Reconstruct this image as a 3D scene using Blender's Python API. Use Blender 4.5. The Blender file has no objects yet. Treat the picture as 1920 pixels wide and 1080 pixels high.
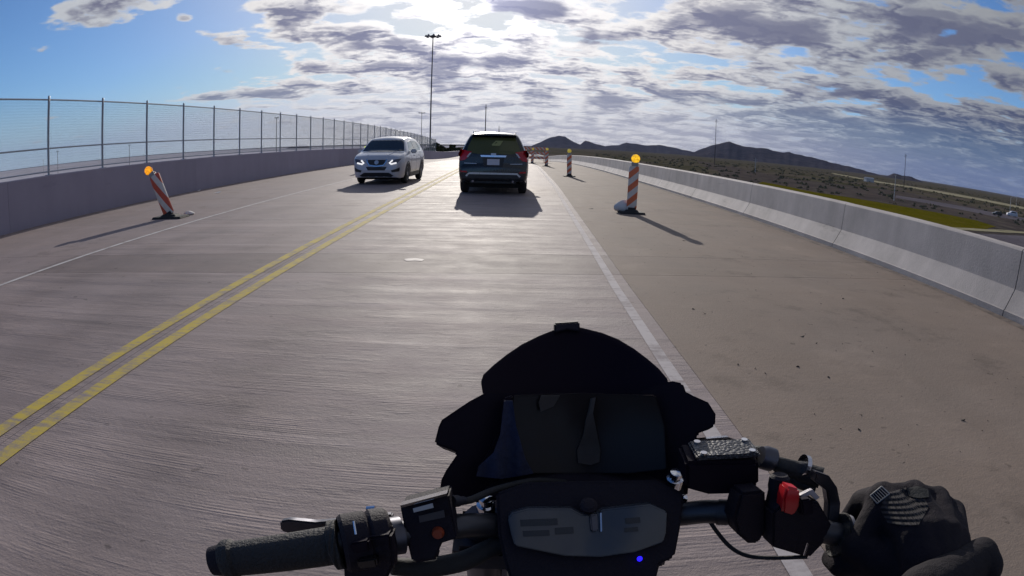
import bpy, bmesh, math, random
import numpy as np
from mathutils import Vector, Matrix, Euler
from mathutils.bvhtree import BVHTree
random.seed(7); R = math.radians
scene = bpy.context.scene
col = scene.collection

# ------------------------------------------------------------------ camera (wide action-camera lens)
CAM_H, F_PX, PITCH, ROLL, YAW = 1.4, 1160.0, R(13.26), R(1.54), R(0.624)
cF = Vector((math.sin(YAW)*math.cos(PITCH), math.cos(YAW)*math.cos(PITCH), -math.sin(PITCH)))
_r = Vector((math.cos(YAW), -math.sin(YAW), 0)); _u = _r.cross(cF)
cR = _r*math.cos(ROLL) + _u*math.sin(ROLL); cU = -_r*math.sin(ROLL) + _u*math.cos(ROLL)
cd = bpy.data.cameras.new('camera'); cam = bpy.data.objects.new('camera', cd); col.objects.link(cam)
cd.type = 'PANO'
cc = cd if hasattr(cd, 'panorama_type') else cd.cycles
cc.panorama_type = 'FISHEYE_EQUISOLID'; cc.fisheye_lens = F_PX*36/1920; cc.fisheye_fov = math.pi
cd.sensor_width = 36; cd.sensor_fit = 'HORIZONTAL'
cd.clip_start = 0.01; cd.clip_end = 40000
cam.matrix_world = Matrix(((cR.x, cU.x, -cF.x, 0), (cR.y, cU.y, -cF.y, 0), (cR.z, cU.z, -cF.z, CAM_H), (0, 0, 0, 1)))
scene.camera = cam

def ray(px, py):
    u, v = px-960, 540-py; r = math.hypot(u, v)+1e-9; th = 2*math.asin(r/(2*F_PX))
    return math.sin(th)*(u/r*cR + v/r*cU) + math.cos(th)*cF
def at(px, py, Y):                        # point of the photo's sight line on the plane y = Y
    d = ray(px, py); return Vector((0, 0, CAM_H)) + d*(Y/d.y)
def gp(px, py, z=-7.0):                   # point of the sight line at height z
    d = ray(px, py); return Vector((0, 0, CAM_H)) + d*((z-CAM_H)/d.z)
def azel(px, py):
    d = ray(px, py); return math.degrees(math.atan2(d.x, d.y)), math.degrees(math.asin(d.z))

# ------------------------------------------------------------------ node helpers
class V:
    def __init__(s, t, k): s.t, s.k = t, k
    def _m(s, op, *a, clamp=False):
        n = s.t.nodes.new('ShaderNodeMath'); n.operation = op; n.use_clamp = clamp
        for i, x in enumerate((s,)+a):
            if isinstance(x, V): s.t.links.new(x.k, n.inputs[i])
            else: n.inputs[i].default_value = x
        return V(s.t, n.outputs[0])
    def __add__(s, o): return s._m('ADD', o)
    __radd__ = __add__
    def __sub__(s, o): return s._m('SUBTRACT', o)
    def __rsub__(s, o): return (s*-1)+o
    def __mul__(s, o): return s._m('MULTIPLY', o)
    __rmul__ = __mul__
    def __truediv__(s, o): return s._m('DIVIDE', o)
    def ss(s, a, b):                      # smoothstep
        n = s.t.nodes.new('ShaderNodeMapRange'); n.interpolation_type = 'SMOOTHSTEP'
        s.t.links.new(s.k, n.inputs[0]); n.inputs[1].default_value = a; n.inputs[2].default_value = b
        return V(s.t, n.outputs[0])
    def cl(s): return s._m('ADD', 0.0, clamp=True)
def sep(t, sock):
    n = t.nodes.new('ShaderNodeSeparateXYZ'); t.links.new(sock, n.inputs[0]); return [V(t, o) for o in n.outputs]
def comb(t, *a):
    n = t.nodes.new('ShaderNodeCombineXYZ')
    for i, x in enumerate(a):
        if isinstance(x, V): t.links.new(x.k, n.inputs[i])
        else: n.inputs[i].default_value = x
    return n.outputs[0]
def noise(t, vec, scale, detail=4, rough=.55, dist=0.0, sc=None):
    if sc:
        mp = t.nodes.new('ShaderNodeMapping'); mp.inputs['Scale'].default_value = sc; t.links.new(vec, mp.inputs[0]); vec = mp.outputs[0]
    n = t.nodes.new('ShaderNodeTexNoise'); n.inputs['Scale'].default_value = scale; n.inputs['Detail'].default_value = detail
    n.inputs['Roughness'].default_value = rough; n.inputs['Distortion'].default_value = dist
    t.links.new(vec, n.inputs['Vector']); return V(t, n.outputs['Fac'])
def mix(t, f, a, b):
    n = t.nodes.new('ShaderNodeMix'); n.data_type = 'RGBA'
    for s, x in ((n.inputs[0], f), (n.inputs[6], a), (n.inputs[7], b)):
        if isinstance(x, V): t.links.new(x.k, s)
        elif hasattr(x, 'is_linked'): t.links.new(x, s)
        elif isinstance(x, (int, float)): s.default_value = x
        else: s.default_value = (*x, 1)
    return n.outputs[2]
def scalecol(t, c, f):                     # colour * number
    n = t.nodes.new('ShaderNodeVectorMath'); n.operation = 'SCALE'
    if hasattr(c, 'is_linked'): t.links.new(c, n.inputs[0])
    else: n.inputs[0].default_value = c
    if isinstance(f, V): t.links.new(f.k, n.inputs['Scale'])
    else: n.inputs['Scale'].default_value = f
    return n.outputs[0]

# ------------------------------------------------------------------ sky
SUN_EL, SUN_AZ = R(17.3), R(-3.5)
sdir = Vector((math.sin(SUN_AZ)*math.cos(SUN_EL), math.cos(SUN_AZ)*math.cos(SUN_EL), math.sin(SUN_EL)))
w = bpy.data.worlds.new('World'); scene.world = w; w.use_nodes = True
t = w.node_tree; t.nodes.clear()
out = t.nodes.new('ShaderNodeOutputWorld'); bg = t.nodes.new('ShaderNodeBackground'); t.links.new(bg.outputs[0], out.inputs[0])
SKY_STR = 0.1
bg.inputs[1].default_value = SKY_STR
st = t.nodes.new('ShaderNodeTexSky'); st.sky_type = 'NISHITA'; st.sun_disc = False
st.sun_elevation = SUN_EL; st.sun_rotation = SUN_AZ; st.altitude = 400; st.air_density = 1.0; st.dust_density = 0.15; st.ozone_density = 3.0
tc = t.nodes.new('ShaderNodeTexCoord'); D = tc.outputs['Generated']
dx, dy, dz = sep(t, D)
az = dx._m('ARCTAN2', dy)*57.2958; el = dz._m('ARCSINE')*57.2958
cosang = dx*sdir.x + dy*sdir.y + dz*sdir.z
ang = cosang._m('ARCCOSINE')*57.2958
near = (ang*ang*(-1/(2*17.0**2)))._m('EXPONENT')      # nearness to the sun
def cloudP(kx=0.0, ky=0.0):
    h = dz._m('MAXIMUM', 0.0)+0.105
    return comb(t, dx/h+kx, (dy/h+ky)*1.0, 0.0)
def dens(P): return noise(t, P, 2.7, 9, .56, .0)
P0 = cloudP(); d0 = dens(P0); d1 = dens(cloudP(0.0, -0.11))
litb = None
def bump(px, py, wx, wy, amp):
    global litb             # one cloud (or one gap): a soft ellipse of directions
    a, e = azel(px, py); sa, se = wx/1160*57.3, wy/1160*57.3
    q = (az-a)/sa; r_ = (el-e)/se
    g = ((q*q+r_*r_)*-1.0)._m('EXPONENT')*amp
    if amp > .1:
        k = g*r_*2.6; litb = k if litb is None else litb+k
    return g
bias = az.ss(-32, -9)*0.165 - 0.125 + az.ss(8, 34)*0.03 + (1.0-el.ss(1, 9))*az.ss(-24, -4)*.075
for b in ((200, 5, 90, 32, .30), (345, 33, 26, 12, .27), (560, 25, 75, 38, .24), (530, 80, 85, 16, .17), (700, 70, 80, 26, .16), (582, 125, 46, 11, .24),
          (430, 180, 110, 13, .23), (545, 165, 55, 16, .22), (690, 155, 60, 8, .10), (880, 115, 170, 24, .16), (760, 130, 70, 14, .08), (970, 15, 140, 28, .10),
          (1400, 45, 200, 45, .15), (1740, 50, 160, 40, .13), (1330, 175, 130, 20, .05), (1800, 270, 180, 70, .095), (1540, 250, 140, 40, .04), (1690, 300, 60, 30, .06),
          (1150, 185, 120, 18, .06), (745, 20, 40, 22, -.18), (770, 55, 60, 16, -.12), (1270, 110, 80, 10, -.16), (1790, 62, 34, 20, -.22), (1800, 165, 120, 16, -.22), (1655, 0, 40, 20, -.15),
          (1310, 210, 45, 8, -.15), (985, 205, 25, 9, -.14), (180, 120, 200, 45, -.10), (350, 130, 130, 30, -.06), (130, 240, 220, 20, -.02)):
    bias = bias + bump(*b)
den = d0 + bias
low = el.ss(0.5, 7.0); _l = litb; gb = None
for b in ((890, 118, 165, 22, .42), (985, 15, 130, 24, .42), (1400, 50, 200, 38, .40), (1740, 62, 160, 38, .36), (680, 84, 55, 14, .40), (1110, 75, 70, 18, .34), (1130, 185, 110, 14, .34), (720, 203, 60, 8, .36),
          (860, 155, 90, 7, .36), (870, 200, 70, 6, .34), (1340, 190, 90, 14, .32), (1560, 170, 90, 16, .30), (590, 20, 40, 22, .30), (1700, 240, 200, 45, .34), (1010, 232, 90, 8, .32), (1250, 225, 90, 10, .30)):
    gb = bump(*b) if gb is None else gb+bump(*b)
litb = _l
alpha = den.ss(.470, .560)
thick = den.ss(.50, .64)
lit = ((d0-d1)*7.5+0.44+litb-(1.0-low)*.22).ss(0.0, 1.0)                       # side of a cloud that faces the sun
rb = near*.72 + 0.54 - az.ss(15, 50)*.20
glow = (ang*ang*(-1/(2*4.2**2)))._m('EXPONENT')
whit = scalecol(t, mix(t, near.ss(.05, .5), (.90, .94, 1.0), (1.0, .97, .955)), rb+glow*1.6)
right = az.ss(12, 46)*(1.0-el.ss(3, 13)*.62)
corec = mix(t, right, (.205, .212, .305), (.050, .070, .155))
core = scalecol(t, corec, near*.55+.78+glow*1.2)
shade = (thick*(1.0-lit*.90))._m('MAXIMUM', den.ss(.60, .76)*.88*(1.0-(litb-.05)*2.0).cl())._m('MAXIMUM', (gb+(d0-.5)*1.5+(d0-d1)*-1.2).ss(.08, .42)*.95).cl()
cl = mix(t, shade, whit, core)
cl = scalecol(t, cl, 1/SKY_STR)
skyc = t.nodes.new('ShaderNodeMix'); skyc.data_type = 'RGBA'; skyc.blend_type = 'MULTIPLY'; skyc.inputs[0].default_value = 1
cmin = t.nodes.new('ShaderNodeVectorMath'); cmin.operation = 'MINIMUM'; t.links.new(st.outputs[0], cmin.inputs[0]); cmin.inputs[1].default_value = (8.5, 8.2, 8.0)
t.links.new(cmin.outputs[0], skyc.inputs[6]); skyc.inputs[7].default_value = (.55, .73, .98, 1)
hz = mix(t, az.ss(5, 45), mix(t, az.ss(-42, -8), scalecol(t, (.36, .49, .66), 1/SKY_STR), scalecol(t, (.82, .78, .75), 1/SKY_STR)), scalecol(t, (.12, .18, .36), 1/SKY_STR))
base = mix(t, ((1.0-low)*(az.ss(-30, 0)*.2+.7)), skyc.outputs[2], hz)
near2 = (ang*ang*(-1/(2*15.0**2)))._m('EXPONENT')
base = mix(t, near2*.85, base, scalecol(t, (.92, .90, .90), 1/SKY_STR))   # thin veil of high cloud round the sun
t.links.new(mix(t, alpha*(low*.5+.5), base, cl), bg.inputs[0])

sl = bpy.data.lights.new('sun', 'SUN'); sun = bpy.data.objects.new('sun', sl); col.objects.link(sun)
sl.energy = 3.8; sl.angle = R(0.53); sl.color = (1.0, .93, .84)
sun.rotation_euler = (-sdir).to_track_quat('-Z', 'Y').to_euler(); sun.location = (0, 0, 60)
scene.view_settings.view_transform = 'Standard'; scene.view_settings.look = 'None'
scene.view_settings.exposure = 0.0; scene.view_settings.gamma = 1.0; scene.view_settings.use_curve_mapping = False
scene.cycles.use_denoising = True; scene.cycles.max_bounces = 6; scene.cycles.transparent_max_bounces = 16

# ------------------------------------------------------------------ materials
def newmat(name):
    m = bpy.data.materials.new(name); m.use_nodes = True
    return m, m.node_tree, m.node_tree.nodes['Principled BSDF']
def mat(name, c, rough=.5, metal=0.0, var=.12, scale=6.0, bump=0.0, bscale=60.0, spec=.5, coat=0.0, emit=None, es=0.0):
    m, t, b = newmat(name); tc = t.nodes.new('ShaderNodeTexCoord'); ob = tc.outputs['Object']
    n = noise(t, ob, scale, 5, .6)
    t.links.new(scalecol(t, c, (n-.5)*(2*var)+1.0), b.inputs['Base Color'])
    t.links.new(((noise(t, ob, scale*2.3, 3)-.5)*.25+rough).cl().k, b.inputs['Roughness'])
    b.inputs['Metallic'].default_value = metal; b.inputs['Specular IOR Level'].default_value = spec
    b.inputs['Coat Weight'].default_value = coat; b.inputs['Coat Roughness'].default_value = .06
    if bump:
        bn = t.nodes.new('ShaderNodeBump'); bn.inputs['Strength'].default_value = bump; bn.inputs['Distance'].default_value = .01
        t.links.new(noise(t, ob, bscale, 4).k, bn.inputs['Height']); t.links.new(bn.outputs[0], b.inputs['Normal'])
    if emit: b.inputs['Emission Color'].default_value = (*emit, 1); b.inputs['Emission Strength'].default_value = es
    return m
def road_mat(name, c, groove, rough):
    m, t, b = newmat(name); ob = t.nodes.new('ShaderNodeTexCoord').outputs['Object']
    x, y, z = sep(t, ob)
    big = noise(t, ob, .35, 5, .6); mid = noise(t, ob, 2.2, 5, .65); fine = noise(t, ob, 90, 3, .7)
    tr = noise(t, ob, 1.0, 5, .65, sc=(.45, 38, 1)); tr2 = noise(t, ob, 1.0, 5, .72, sc=(.16, 3.4, 1)); lane = noise(t, ob, 1.0, 4, .6, sc=(1.1, .05, 1)); blot = noise(t, ob, .9, 6, .7)
    rnd = V(t, t.nodes.new('ShaderNodeObjectInfo').outputs['Random'])
    band = noise(t, ob, 1.0, 4, .7, sc=(.07, 1.5, 1)).ss(.55, .63)*.17-noise(t, ob, 1.0, 4, .7, sc=(.09, 1.1, 1)).ss(.57, .66)*.13
    wx1 = (x+1.55)/.30; wx2 = (x-.10)/.30; wx3 = (x+5.2)/.3; wx4 = (x+3.6)/.3
    track = ((wx1*wx1*-1.0)._m('EXPONENT')+(wx2*wx2*-1.0)._m('EXPONENT')+(wx3*wx3*-1.0)._m('EXPONENT')+(wx4*wx4*-1.0)._m('EXPONENT'))*(noise(t, ob, 1.0, 4, .6, sc=(1, .25, 1))*.20)
    pits = noise(t, ob, 34, 3, .7).ss(.66, .74)*.26
    sh = (band-track)*groove - pits + (big-.5)*.34 + (mid-.5)*.30 + (fine-.5)*.30 + (lane-.5)*.30 + (tr2-.5)*(.62*groove+.08) + (tr-.5)*(.55*groove) - blot.ss(.54, .68)*(.24-.08*groove) + blot.ss(.46, .30)*(.16-.05*groove) + (rnd-.5)*.07 + 1.0
    spots = noise(t, ob, 9, 2).ss(.69, .73)*.30
    t.links.new(mix(t, noise(t, ob, .8, 4), scalecol(t, c, sh-spots), scalecol(t, (c[0]*1.06, c[1]*.98, c[2]*.90), sh-spots)), b.inputs['Base Color'])
    t.links.new(((tr2-.5)*.35*groove + (mid-.5)*.2 + rough).cl().k, b.inputs['Roughness'])
    b.inputs['Specular IOR Level'].default_value = .12
    bn = t.nodes.new('ShaderNodeBump'); bn.inputs['Strength'].default_value = .9; bn.inputs['Distance'].default_value = .012
    gr = noise(t, ob, 1.0, 4, .6, sc=(.55, 42, 1))*.7+((y+(noise(t, ob, 1.0, 2, sc=(.6, .6, 1))-.5)*.05)*290.0)._m('SINE')*.045; msk = noise(t, ob, 1.0, 4, .6, sc=(1.2, 3.0, 1)).ss(.42, .66)*.9+.10
    t.links.new((gr*msk*(.95*groove) + fine*.22 + noise(t, ob, 25, 4, .7)*.30).k, bn.inputs['Height'])
    t.links.new(bn.outputs[0], b.inputs['Normal'])
    return m
def wall_mat(name, c, stain=.5):
    m, t, b = newmat(name); ob = t.nodes.new('ShaderNodeTexCoord').outputs['Object']
    drip = noise(t, ob, 1.0, 4, .6, sc=(2, 2.2, .25)); n = noise(t, ob, 1.1, 6, .62); f = noise(t, ob, 40, 4, .6); scuff = noise(t, ob, 1.0, 5, .7, sc=(1, .45, 2.6))
    sh = (drip-.5)*.35*stain + (n-.5)*.5*stain + (f-.5)*.18 - scuff.ss(.60, .72)*.22*stain + 1.0
    rnd = V(t, t.nodes.new('ShaderNodeObjectInfo').outputs['Random'])
    t.links.new(scalecol(t, c, sh+(rnd-.5)*.12), b.inputs['Base Color']); b.inputs['Roughness'].default_value = .8
    bn = t.nodes.new('ShaderNodeBump'); bn.inputs['Strength'].default_value = .5; bn.inputs['Distance'].default_value = .006
    t.links.new((f+n*.6).k, bn.inputs['Height']); t.links.new(bn.outputs[0], b.inputs['Normal'])
    return m
def paint_mat(name, c, wear, conc):
    m, t, b = newmat(name); ob = t.nodes.new('ShaderNodeTexCoord').outputs['Object']
    n = noise(t, ob, 3.2, 8, .75); s = noise(t, ob, 1, 5, .7, sc=(1.2, 22, 1))
    f = ((n*.65+s*.35)).ss(wear-.10, wear+.09)
    t.links.new(mix(t, f, c, conc), b.inputs['Base Color']); b.inputs['Roughness'].default_value = .8; b.inputs['Specular IOR Level'].default_value = .12
    return m
def land_mat(name, cols, scale, sc=(1, 1, 1), bump=0.0):
    m, t, b = newmat(name); ob = t.nodes.new('ShaderNodeTexCoord').outputs['Object']
    n1 = noise(t, ob, scale, 8, .62, sc=sc); n2 = noise(t, ob, scale*5.3, 6, .65, sc=sc); n3 = noise(t, ob, scale*40, 3, .7)
    c = mix(t, n1.ss(.36, .64), cols[0], cols[1]); c = mix(t, n2.ss(.45, .68), c, cols[2])
    t.links.new(scalecol(t, c, n3*.9+.55), b.inputs['Base Color']); b.inputs['Roughness'].default_value = 1.0; b.inputs['Specular IOR Level'].default_value = 0.0
    if bump:
        bn = t.nodes.new('ShaderNodeBump'); bn.inputs['Strength'].default_value = .8; bn.inputs['Distance'].default_value = bump
        t.links.new(n2.k, bn.inputs['Height']); t.links.new(bn.outputs[0], b.inputs['Normal'])
    return m
CONC = (.280, .237, .234)
M = dict(
    lane=road_mat('grooved_concrete', CONC, 1.0, .72), shoulder=road_mat('shoulder_concrete', (.250, .205, .172), .10, .82), left=road_mat('left_shoulder_concrete', (.262, .222, .222), .15, .80), closure=road_mat('closure_concrete', (.205, .172, .168), .45, .72),
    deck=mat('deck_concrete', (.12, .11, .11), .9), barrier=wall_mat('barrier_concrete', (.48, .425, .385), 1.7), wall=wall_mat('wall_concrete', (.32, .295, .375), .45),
    dirt=paint_mat('kerb_dirt', (.115, .092, .075), .47, (.240, .197, .166)), yellow=paint_mat('yellow_paint', (.56, .43, .085), .535, CONC), white=paint_mat('white_paint', (.60, .57, .55), .56, CONC), whiteworn=paint_mat('worn_white_paint', (.52, .475, .46), .545, CONC),
    patch=mat('spalled_concrete', (.40, .345, .33), .7, bump=.6), steel=mat('galvanised_steel', (.36, .39, .44), .5, .5, .15, 9), darksteel=mat('dark_galvanised_steel', (.16, .19, .25), .5, .6),
    polesteel=mat('weathered_pole_steel', (.17, .16, .17), .55, .3), paleole=mat('pale_pole', (.50, .49, .48), .5), wood=mat('pole_wood', (.05, .042, .04), .9, spec=.05),
    rubber=mat('black_rubber', (.022, .021, .022), .75, bump=.3), orange_dark=mat('orange_plastic', (.55, .12, .03), .5),
    sand=mat('white_sandbag_cloth', (.62, .60, .58), .9, bump=.7, bscale=35), litter=mat('white_litter', (.8, .8, .78), .6),
    specks=mat('dark_grit', (.035, .03, .028), .9),
    black=mat('satin_black', (.012, .008, .015), .60, var=.2, spec=.10), matte=mat('matte_black_plastic', (.014, .010, .017), .68, bump=.25, bscale=400, spec=.25), screen=mat('smoked_screen', (.010, .006, .012), .45, var=.05, spec=.05), wire=mat('fence_wire', (.24, .27, .26), .6, .2), panelgloss=mat('dark_panel', (.022, .017, .017), .22, var=.3, scale=5, spec=.16), gloss=mat('gloss_black', (.010, .009, .011), .08, var=.05),
    chrome=mat('chrome', (.75, .75, .78), .12, 1.0), alu=mat('dark_aluminium', (.10, .10, .12), .38, .8),
)
# ------------------------------------------------------------------ mesh helpers
class MB:
    def __init__(s): s.v, s.f = [], []
    def add(s, vs, fs):
        n = len(s.v); s.v += [Vector(p) for p in vs]; s.f += [tuple(i+n for i in f) for f in fs]; return s
    def box(s, c, d, rot=None, taper=1.0):
        c = Vector(c); vs = []
        for z in (-.5, .5):
            k = taper if z > 0 else 1
            for x, y in ((-.5, -.5), (.5, -.5), (.5, .5), (-.5, .5)):
                p = Vector((x*d[0]*k, y*d[1]*k, z*d[2])); vs.append((rot @ p if rot else p)+c)
        return s.add(vs, [(3, 2, 1, 0), (4, 5, 6, 7), (0, 1, 5, 4), (1, 2, 6, 5), (2, 3, 7, 6), (3, 0, 4, 7)])
    def tube(s, pts, rad, n=10, cap=True):
        pts = [Vector(p) for p in pts]; rad = rad if hasattr(rad, '__len__') else [rad]*len(pts); rings = []; u = None
        for i, p in enumerate(pts):
            d = (pts[min(i+1, len(pts)-1)]-pts[max(i-1, 0)]).normalized()
            if u is None: u = d.orthogonal().normalized()
            u = (u-d*u.dot(d)).normalized(); v = d.cross(u)
            rings.append([p+(u*math.cos(2*math.pi*k/n)+v*math.sin(2*math.pi*k/n))*rad[i] for k in range(n)])
        vs = [q for r in rings for q in r]; fs = []
        for i in range(len(pts)-1):
            for k in range(n): fs.append((i*n+k, i*n+(k+1) % n, (i+1)*n+(k+1) % n, (i+1)*n+k))
        if cap: fs += [tuple(range(n))[::-1], tuple((len(pts)-1)*n+k for k in range(n))]
        return s.add(vs, fs)
    def lathe(s, c, axis, prof, n=24):     # prof: (distance along the axis, radius)
        a = Vector(axis).normalized(); return s.tube_l([Vector(c)+a*h for h, r in prof], a, [r for h, r in prof], n)
    def tube_l(s, pts, a, rad, n):
        u = a.orthogonal().normalized(); v = a.cross(u)
        vs = [p+(u*math.cos(2*math.pi*k/n)+v*math.sin(2*math.pi*k/n))*max(r, 1e-4) for p, r in zip(pts, rad) for k in range(n)]
        fs = [(i*n+k, i*n+(k+1) % n, (i+1)*n+(k+1) % n, (i+1)*n+k) for i in range(len(pts)-1) for k in range(n)]
        return s.add(vs, fs+[tuple(range(n))[::-1], tuple((len(pts)-1)*n+k for k in range(n))])
    def loft(s, rings, closed=True, caps=True):
        n = len(rings[0]); vs = [q for r in rings for q in r]; fs = []
        for i in range(len(rings)-1):
            for k in range(n if closed else n-1): fs.append((i*n+k, i*n+(k+1) % n, (i+1)*n+(k+1) % n, (i+1)*n+k))
        if caps: fs += [tuple(range(n))[::-1], tuple((len(rings)-1)*n+k for k in range(n))]
        return s.add(vs, fs)
    def build(s, name, m, parent=None, smooth=False, bevel=0, loc=None, mesh=False, origin=None):
        me = bpy.data.meshes.new(name); o0 = Vector(origin) if origin else (Vector(parent.location) if (parent is not None and loc is None and origin is None and parent.get('world')) else Vector((0, 0, 0)))
        me.from_pydata([tuple(p-o0) for p in s.v], [], s.f); me.validate(); me.materials.append(m)
        bm = bmesh.new(); bm.from_mesh(me); bmesh.ops.recalc_face_normals(bm, faces=bm.faces)
        if bevel: bmesh.ops.bevel(bm, geom=[e for e in bm.edges if len(e.link_faces) == 2 and e.calc_face_angle(0) > .6], offset=bevel, segments=2, affect='EDGES', clamp_overlap=True)
        bm.to_mesh(me); bm.free()
        if smooth:
            me.shade_smooth()
            try: me.set_sharp_from_angle(angle=R(smooth if smooth is not True else 42))
            except Exception: pass
        if mesh: return me
        return link(name, me, parent, loc)
def link(name, me, parent=None, loc=None):
    o = bpy.data.objects.new(name, me); col.objects.link(o)
    if parent is not None: o.parent = parent
    if loc is not None: o.location = loc
    return o
def tag(o, label=None, cat=None, group=None, kind=None):
    for k, v in (('label', label), ('category', cat), ('group', group), ('kind', kind)):
        if v: o[k] = v
    return o
def thing(name, loc, label, cat, group=None, rz=0.0, world=False):
    o = bpy.data.objects.new(name, None); col.objects.link(o); o.location = loc; o.rotation_euler = (0, 0, rz); o.empty_display_size = .2
    if world: o['world'] = 1
    return tag(o, label, cat, group)
def copy_tree(o, parent=None):
    c = o.copy(); col.objects.link(c)
    if parent is not None: c.parent = parent
    for ch in [x for x in o.children]: copy_tree(ch, c)
    return c

# ------------------------------------------------------------------ road on its bridge deck
def zr(y):                                 # vertical curve of the deck
    if y < 33: return 0.0
    if y < 80: return -2.73e-4*(y-33)**2
    a = 80; z0 = -2.73e-4*47**2; s = 2*2.73e-4*47
    if y < 120: return z0 - s*(y-a) + (s-.004)/80*(y-a)**2
    return zr(119.999) - .004*(y-120)
XL, XR = -11.0, 5.75
def ysteps(a, b): return sorted(set([a, b]+[y for y in range(-10, 262, 2) if a < y < b]))
EDGE = [(-12, 1.02), (3.6, 1.09), (5, 1.09), (7.9, 1.18), (12.9, 1.33), (21.3, 1.61), (40, 1.95), (260, 2.2)]
def xe(y): return float(np.interp(y, *zip(*EDGE)))
road = bpy.data.objects.new('road', None); col.objects.link(road); tag(road, kind='structure')
def sheet(name, m, parent, xa, xb, ya, yb, dz, depth=0.0, skew=0.0):
    fx = lambda f, y: f(y) if callable(f) else f
    mb = MB(); ys = ysteps(ya, yb); n = 0; rows = []
    for y in ys:
        p, q = fx(xa, y), fx(xb, y); k = skew if y in (ya, yb) else skew
        rows.append(((p, y+k*p, zr(y)+dz), (q, y+k*q, zr(y)+dz)))
    vs = [v for r_ in rows for v in r_]; fs = [(2*i, 2*i+1, 2*i+3, 2*i+2) for i in range(len(rows)-1)]
    if depth:
        nn = len(vs); vs += [(a, b, c-depth) for a, b, c in vs]; L = len(rows)-1
        for i in range(L): fs += [(2*i, 2*i+2, nn+2*i+2, nn+2*i), (2*i+1, nn+2*i+1, nn+2*i+3, 2*i+3)]
        fs += [(0, nn, nn+1, 1), (2*L, 2*L+1, nn+2*L+1, nn+2*L)]
    return mb.add(vs, fs).build(name, m, parent)
sheet('deck', M['deck'], road, XL-.28, XR+.3, -12, 260, -.06, .9)
YJ = [-12, 6.62, 7.82, 11.5, 14.1, 18.2, 23.5, 29, 36, 44, 54, 66, 80, 100, 130, 260]
G = .004
for i in range(len(YJ)-1):
    a, b = YJ[i]+G, YJ[i+1]-G; clos = (i == 1)
    for k, (p, q) in enumerate(((XL+.01, -6.413), (-6.41, -2.670), (-2.667, lambda y: xe(y)+.16), (lambda y: xe(y)+.163, XR-.002))):
        m = M['left'] if k == 0 else M['shoulder'] if k == 3 else (M['closure'] if clos else M['lane'])
        sheet('slab', m, road, p, q, a, b, 0.0, .058, .075)
sheet('yellow_line', M['yellow'], road, -2.60, -2.48, -11, 255, .004); sheet('yellow_line', M['yellow'], road, -2.86, -2.74, -11, 255, .004)
sheet('edge_line', M['whiteworn'], road, lambda y: xe(y)-.045, lambda y: xe(y)+.045, -11, 255, .004)
sheet('edge_line', M['white'], road, -6.29, -6.21, -11, 255, .004)
sheet('dirt_strip', M['dirt'], road, lambda y: XR-.17-.05*math.sin(y*.7)-.03*math.sin(y*1.9), XR-.004, -8, 60, .003)
g = gp(775, 487, 0); pm = MB(); n = 9
pm.add([(g.x+(.11+.07*random.random())*math.cos(k*6.283/n), g.y+(.05+.09*random.random())*math.sin(k*6.283/n), .004) for k in range(n)], [tuple(range(n))]).build('repair_patch', M['patch'], road)

# barriers: each cast length is a piece
def wall_piece(prof, ya, yb, m, parent, gap=.008):
    ya, yb = ya+gap, yb-gap; ys = ysteps(ya, yb); rings = []
    for y in ys:
        k = .012 if y in (ya, yb) else 0
        cx = sum(p[0] for p in prof)/len(prof); cz = .5
        rings.append([(cx+(x-cx)*(1-k), y, zr(y)+(z if z <= 0 else z*(1-k*.4))) for x, z in prof])
    MB().loft(rings).build('segment', m, parent)
bar = thing('concrete_barrier', (0, 0, 0), 'pale concrete safety barrier with a sloped foot along the right shoulder', 'barrier')
PR = [(XR, -.3), (XR, .075), (XR+.02, .085), (XR+.125, .26), (XR+.165, .33), (XR+.205, .785), (XR+.225, .81), (XR+.445, .81), (XR+.46, .79), (XR+.46, -.3)]
y = -8.6
while y < 200:
    wall_piece(PR, y, y+4.57, M['barrier'], bar); y += 4.57
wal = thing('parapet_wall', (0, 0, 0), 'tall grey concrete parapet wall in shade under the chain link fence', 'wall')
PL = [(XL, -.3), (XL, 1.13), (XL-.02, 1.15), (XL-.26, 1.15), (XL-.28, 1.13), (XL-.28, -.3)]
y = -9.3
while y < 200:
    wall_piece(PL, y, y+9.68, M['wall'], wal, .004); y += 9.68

# ------------------------------------------------------------------ chain link fence on the parapet
fen = thing('chain_link_fence', (XL-.12, 0, 0), 'chain link fence with steel posts and rails on the left parapet', 'fence')
PY = [11.75+2.42*k for k in range(-6, 35)]
FX = 0.0
post = MB().tube([(0, 0, 1.15), (0, 0, 3.06)], .032, 8).lathe((0, 0, 3.06), (0, 0, 1), [(0, .036), (.03, .03), (.045, .01)], 8).box((0, 0, 1.156), (.16, .16, .012)).build('post', M['steel'], mesh=True, smooth=True)
H0, H1, NW, SEG = 1.24, 3.0, 70, 52
cm = MB(); dzs = (H1-H0)/SEG; px_ = 2.42/NW; wr = .0020
for i in range(NW):
    for k in range(SEG):
        a = (i+.5)*px_ + (px_*.5 if k % 2 else -px_*.5); b = (i+.5)*px_ + (-px_*.5 if k % 2 else px_*.5); sx = .0025 if (i % 2) else -.0025
        A = Vector((sx, a, H0+k*dzs)); B = Vector((-sx, b, H0+(k+1)*dzs)); d = (B-A).normalized(); u = Vector((1, 0, 0)); v = d.cross(u)
        vs = [q+(u*math.cos(j*2.0944)+v*math.sin(j*2.0944))*wr for q in (A, B) for j in range(3)]
        cm.add(vs, [(0, 1, 4, 3), (1, 2, 5, 4), (2, 0, 3, 5)])
mesh_me = cm.build('chain_mesh', M['wire'], mesh=True)
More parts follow.
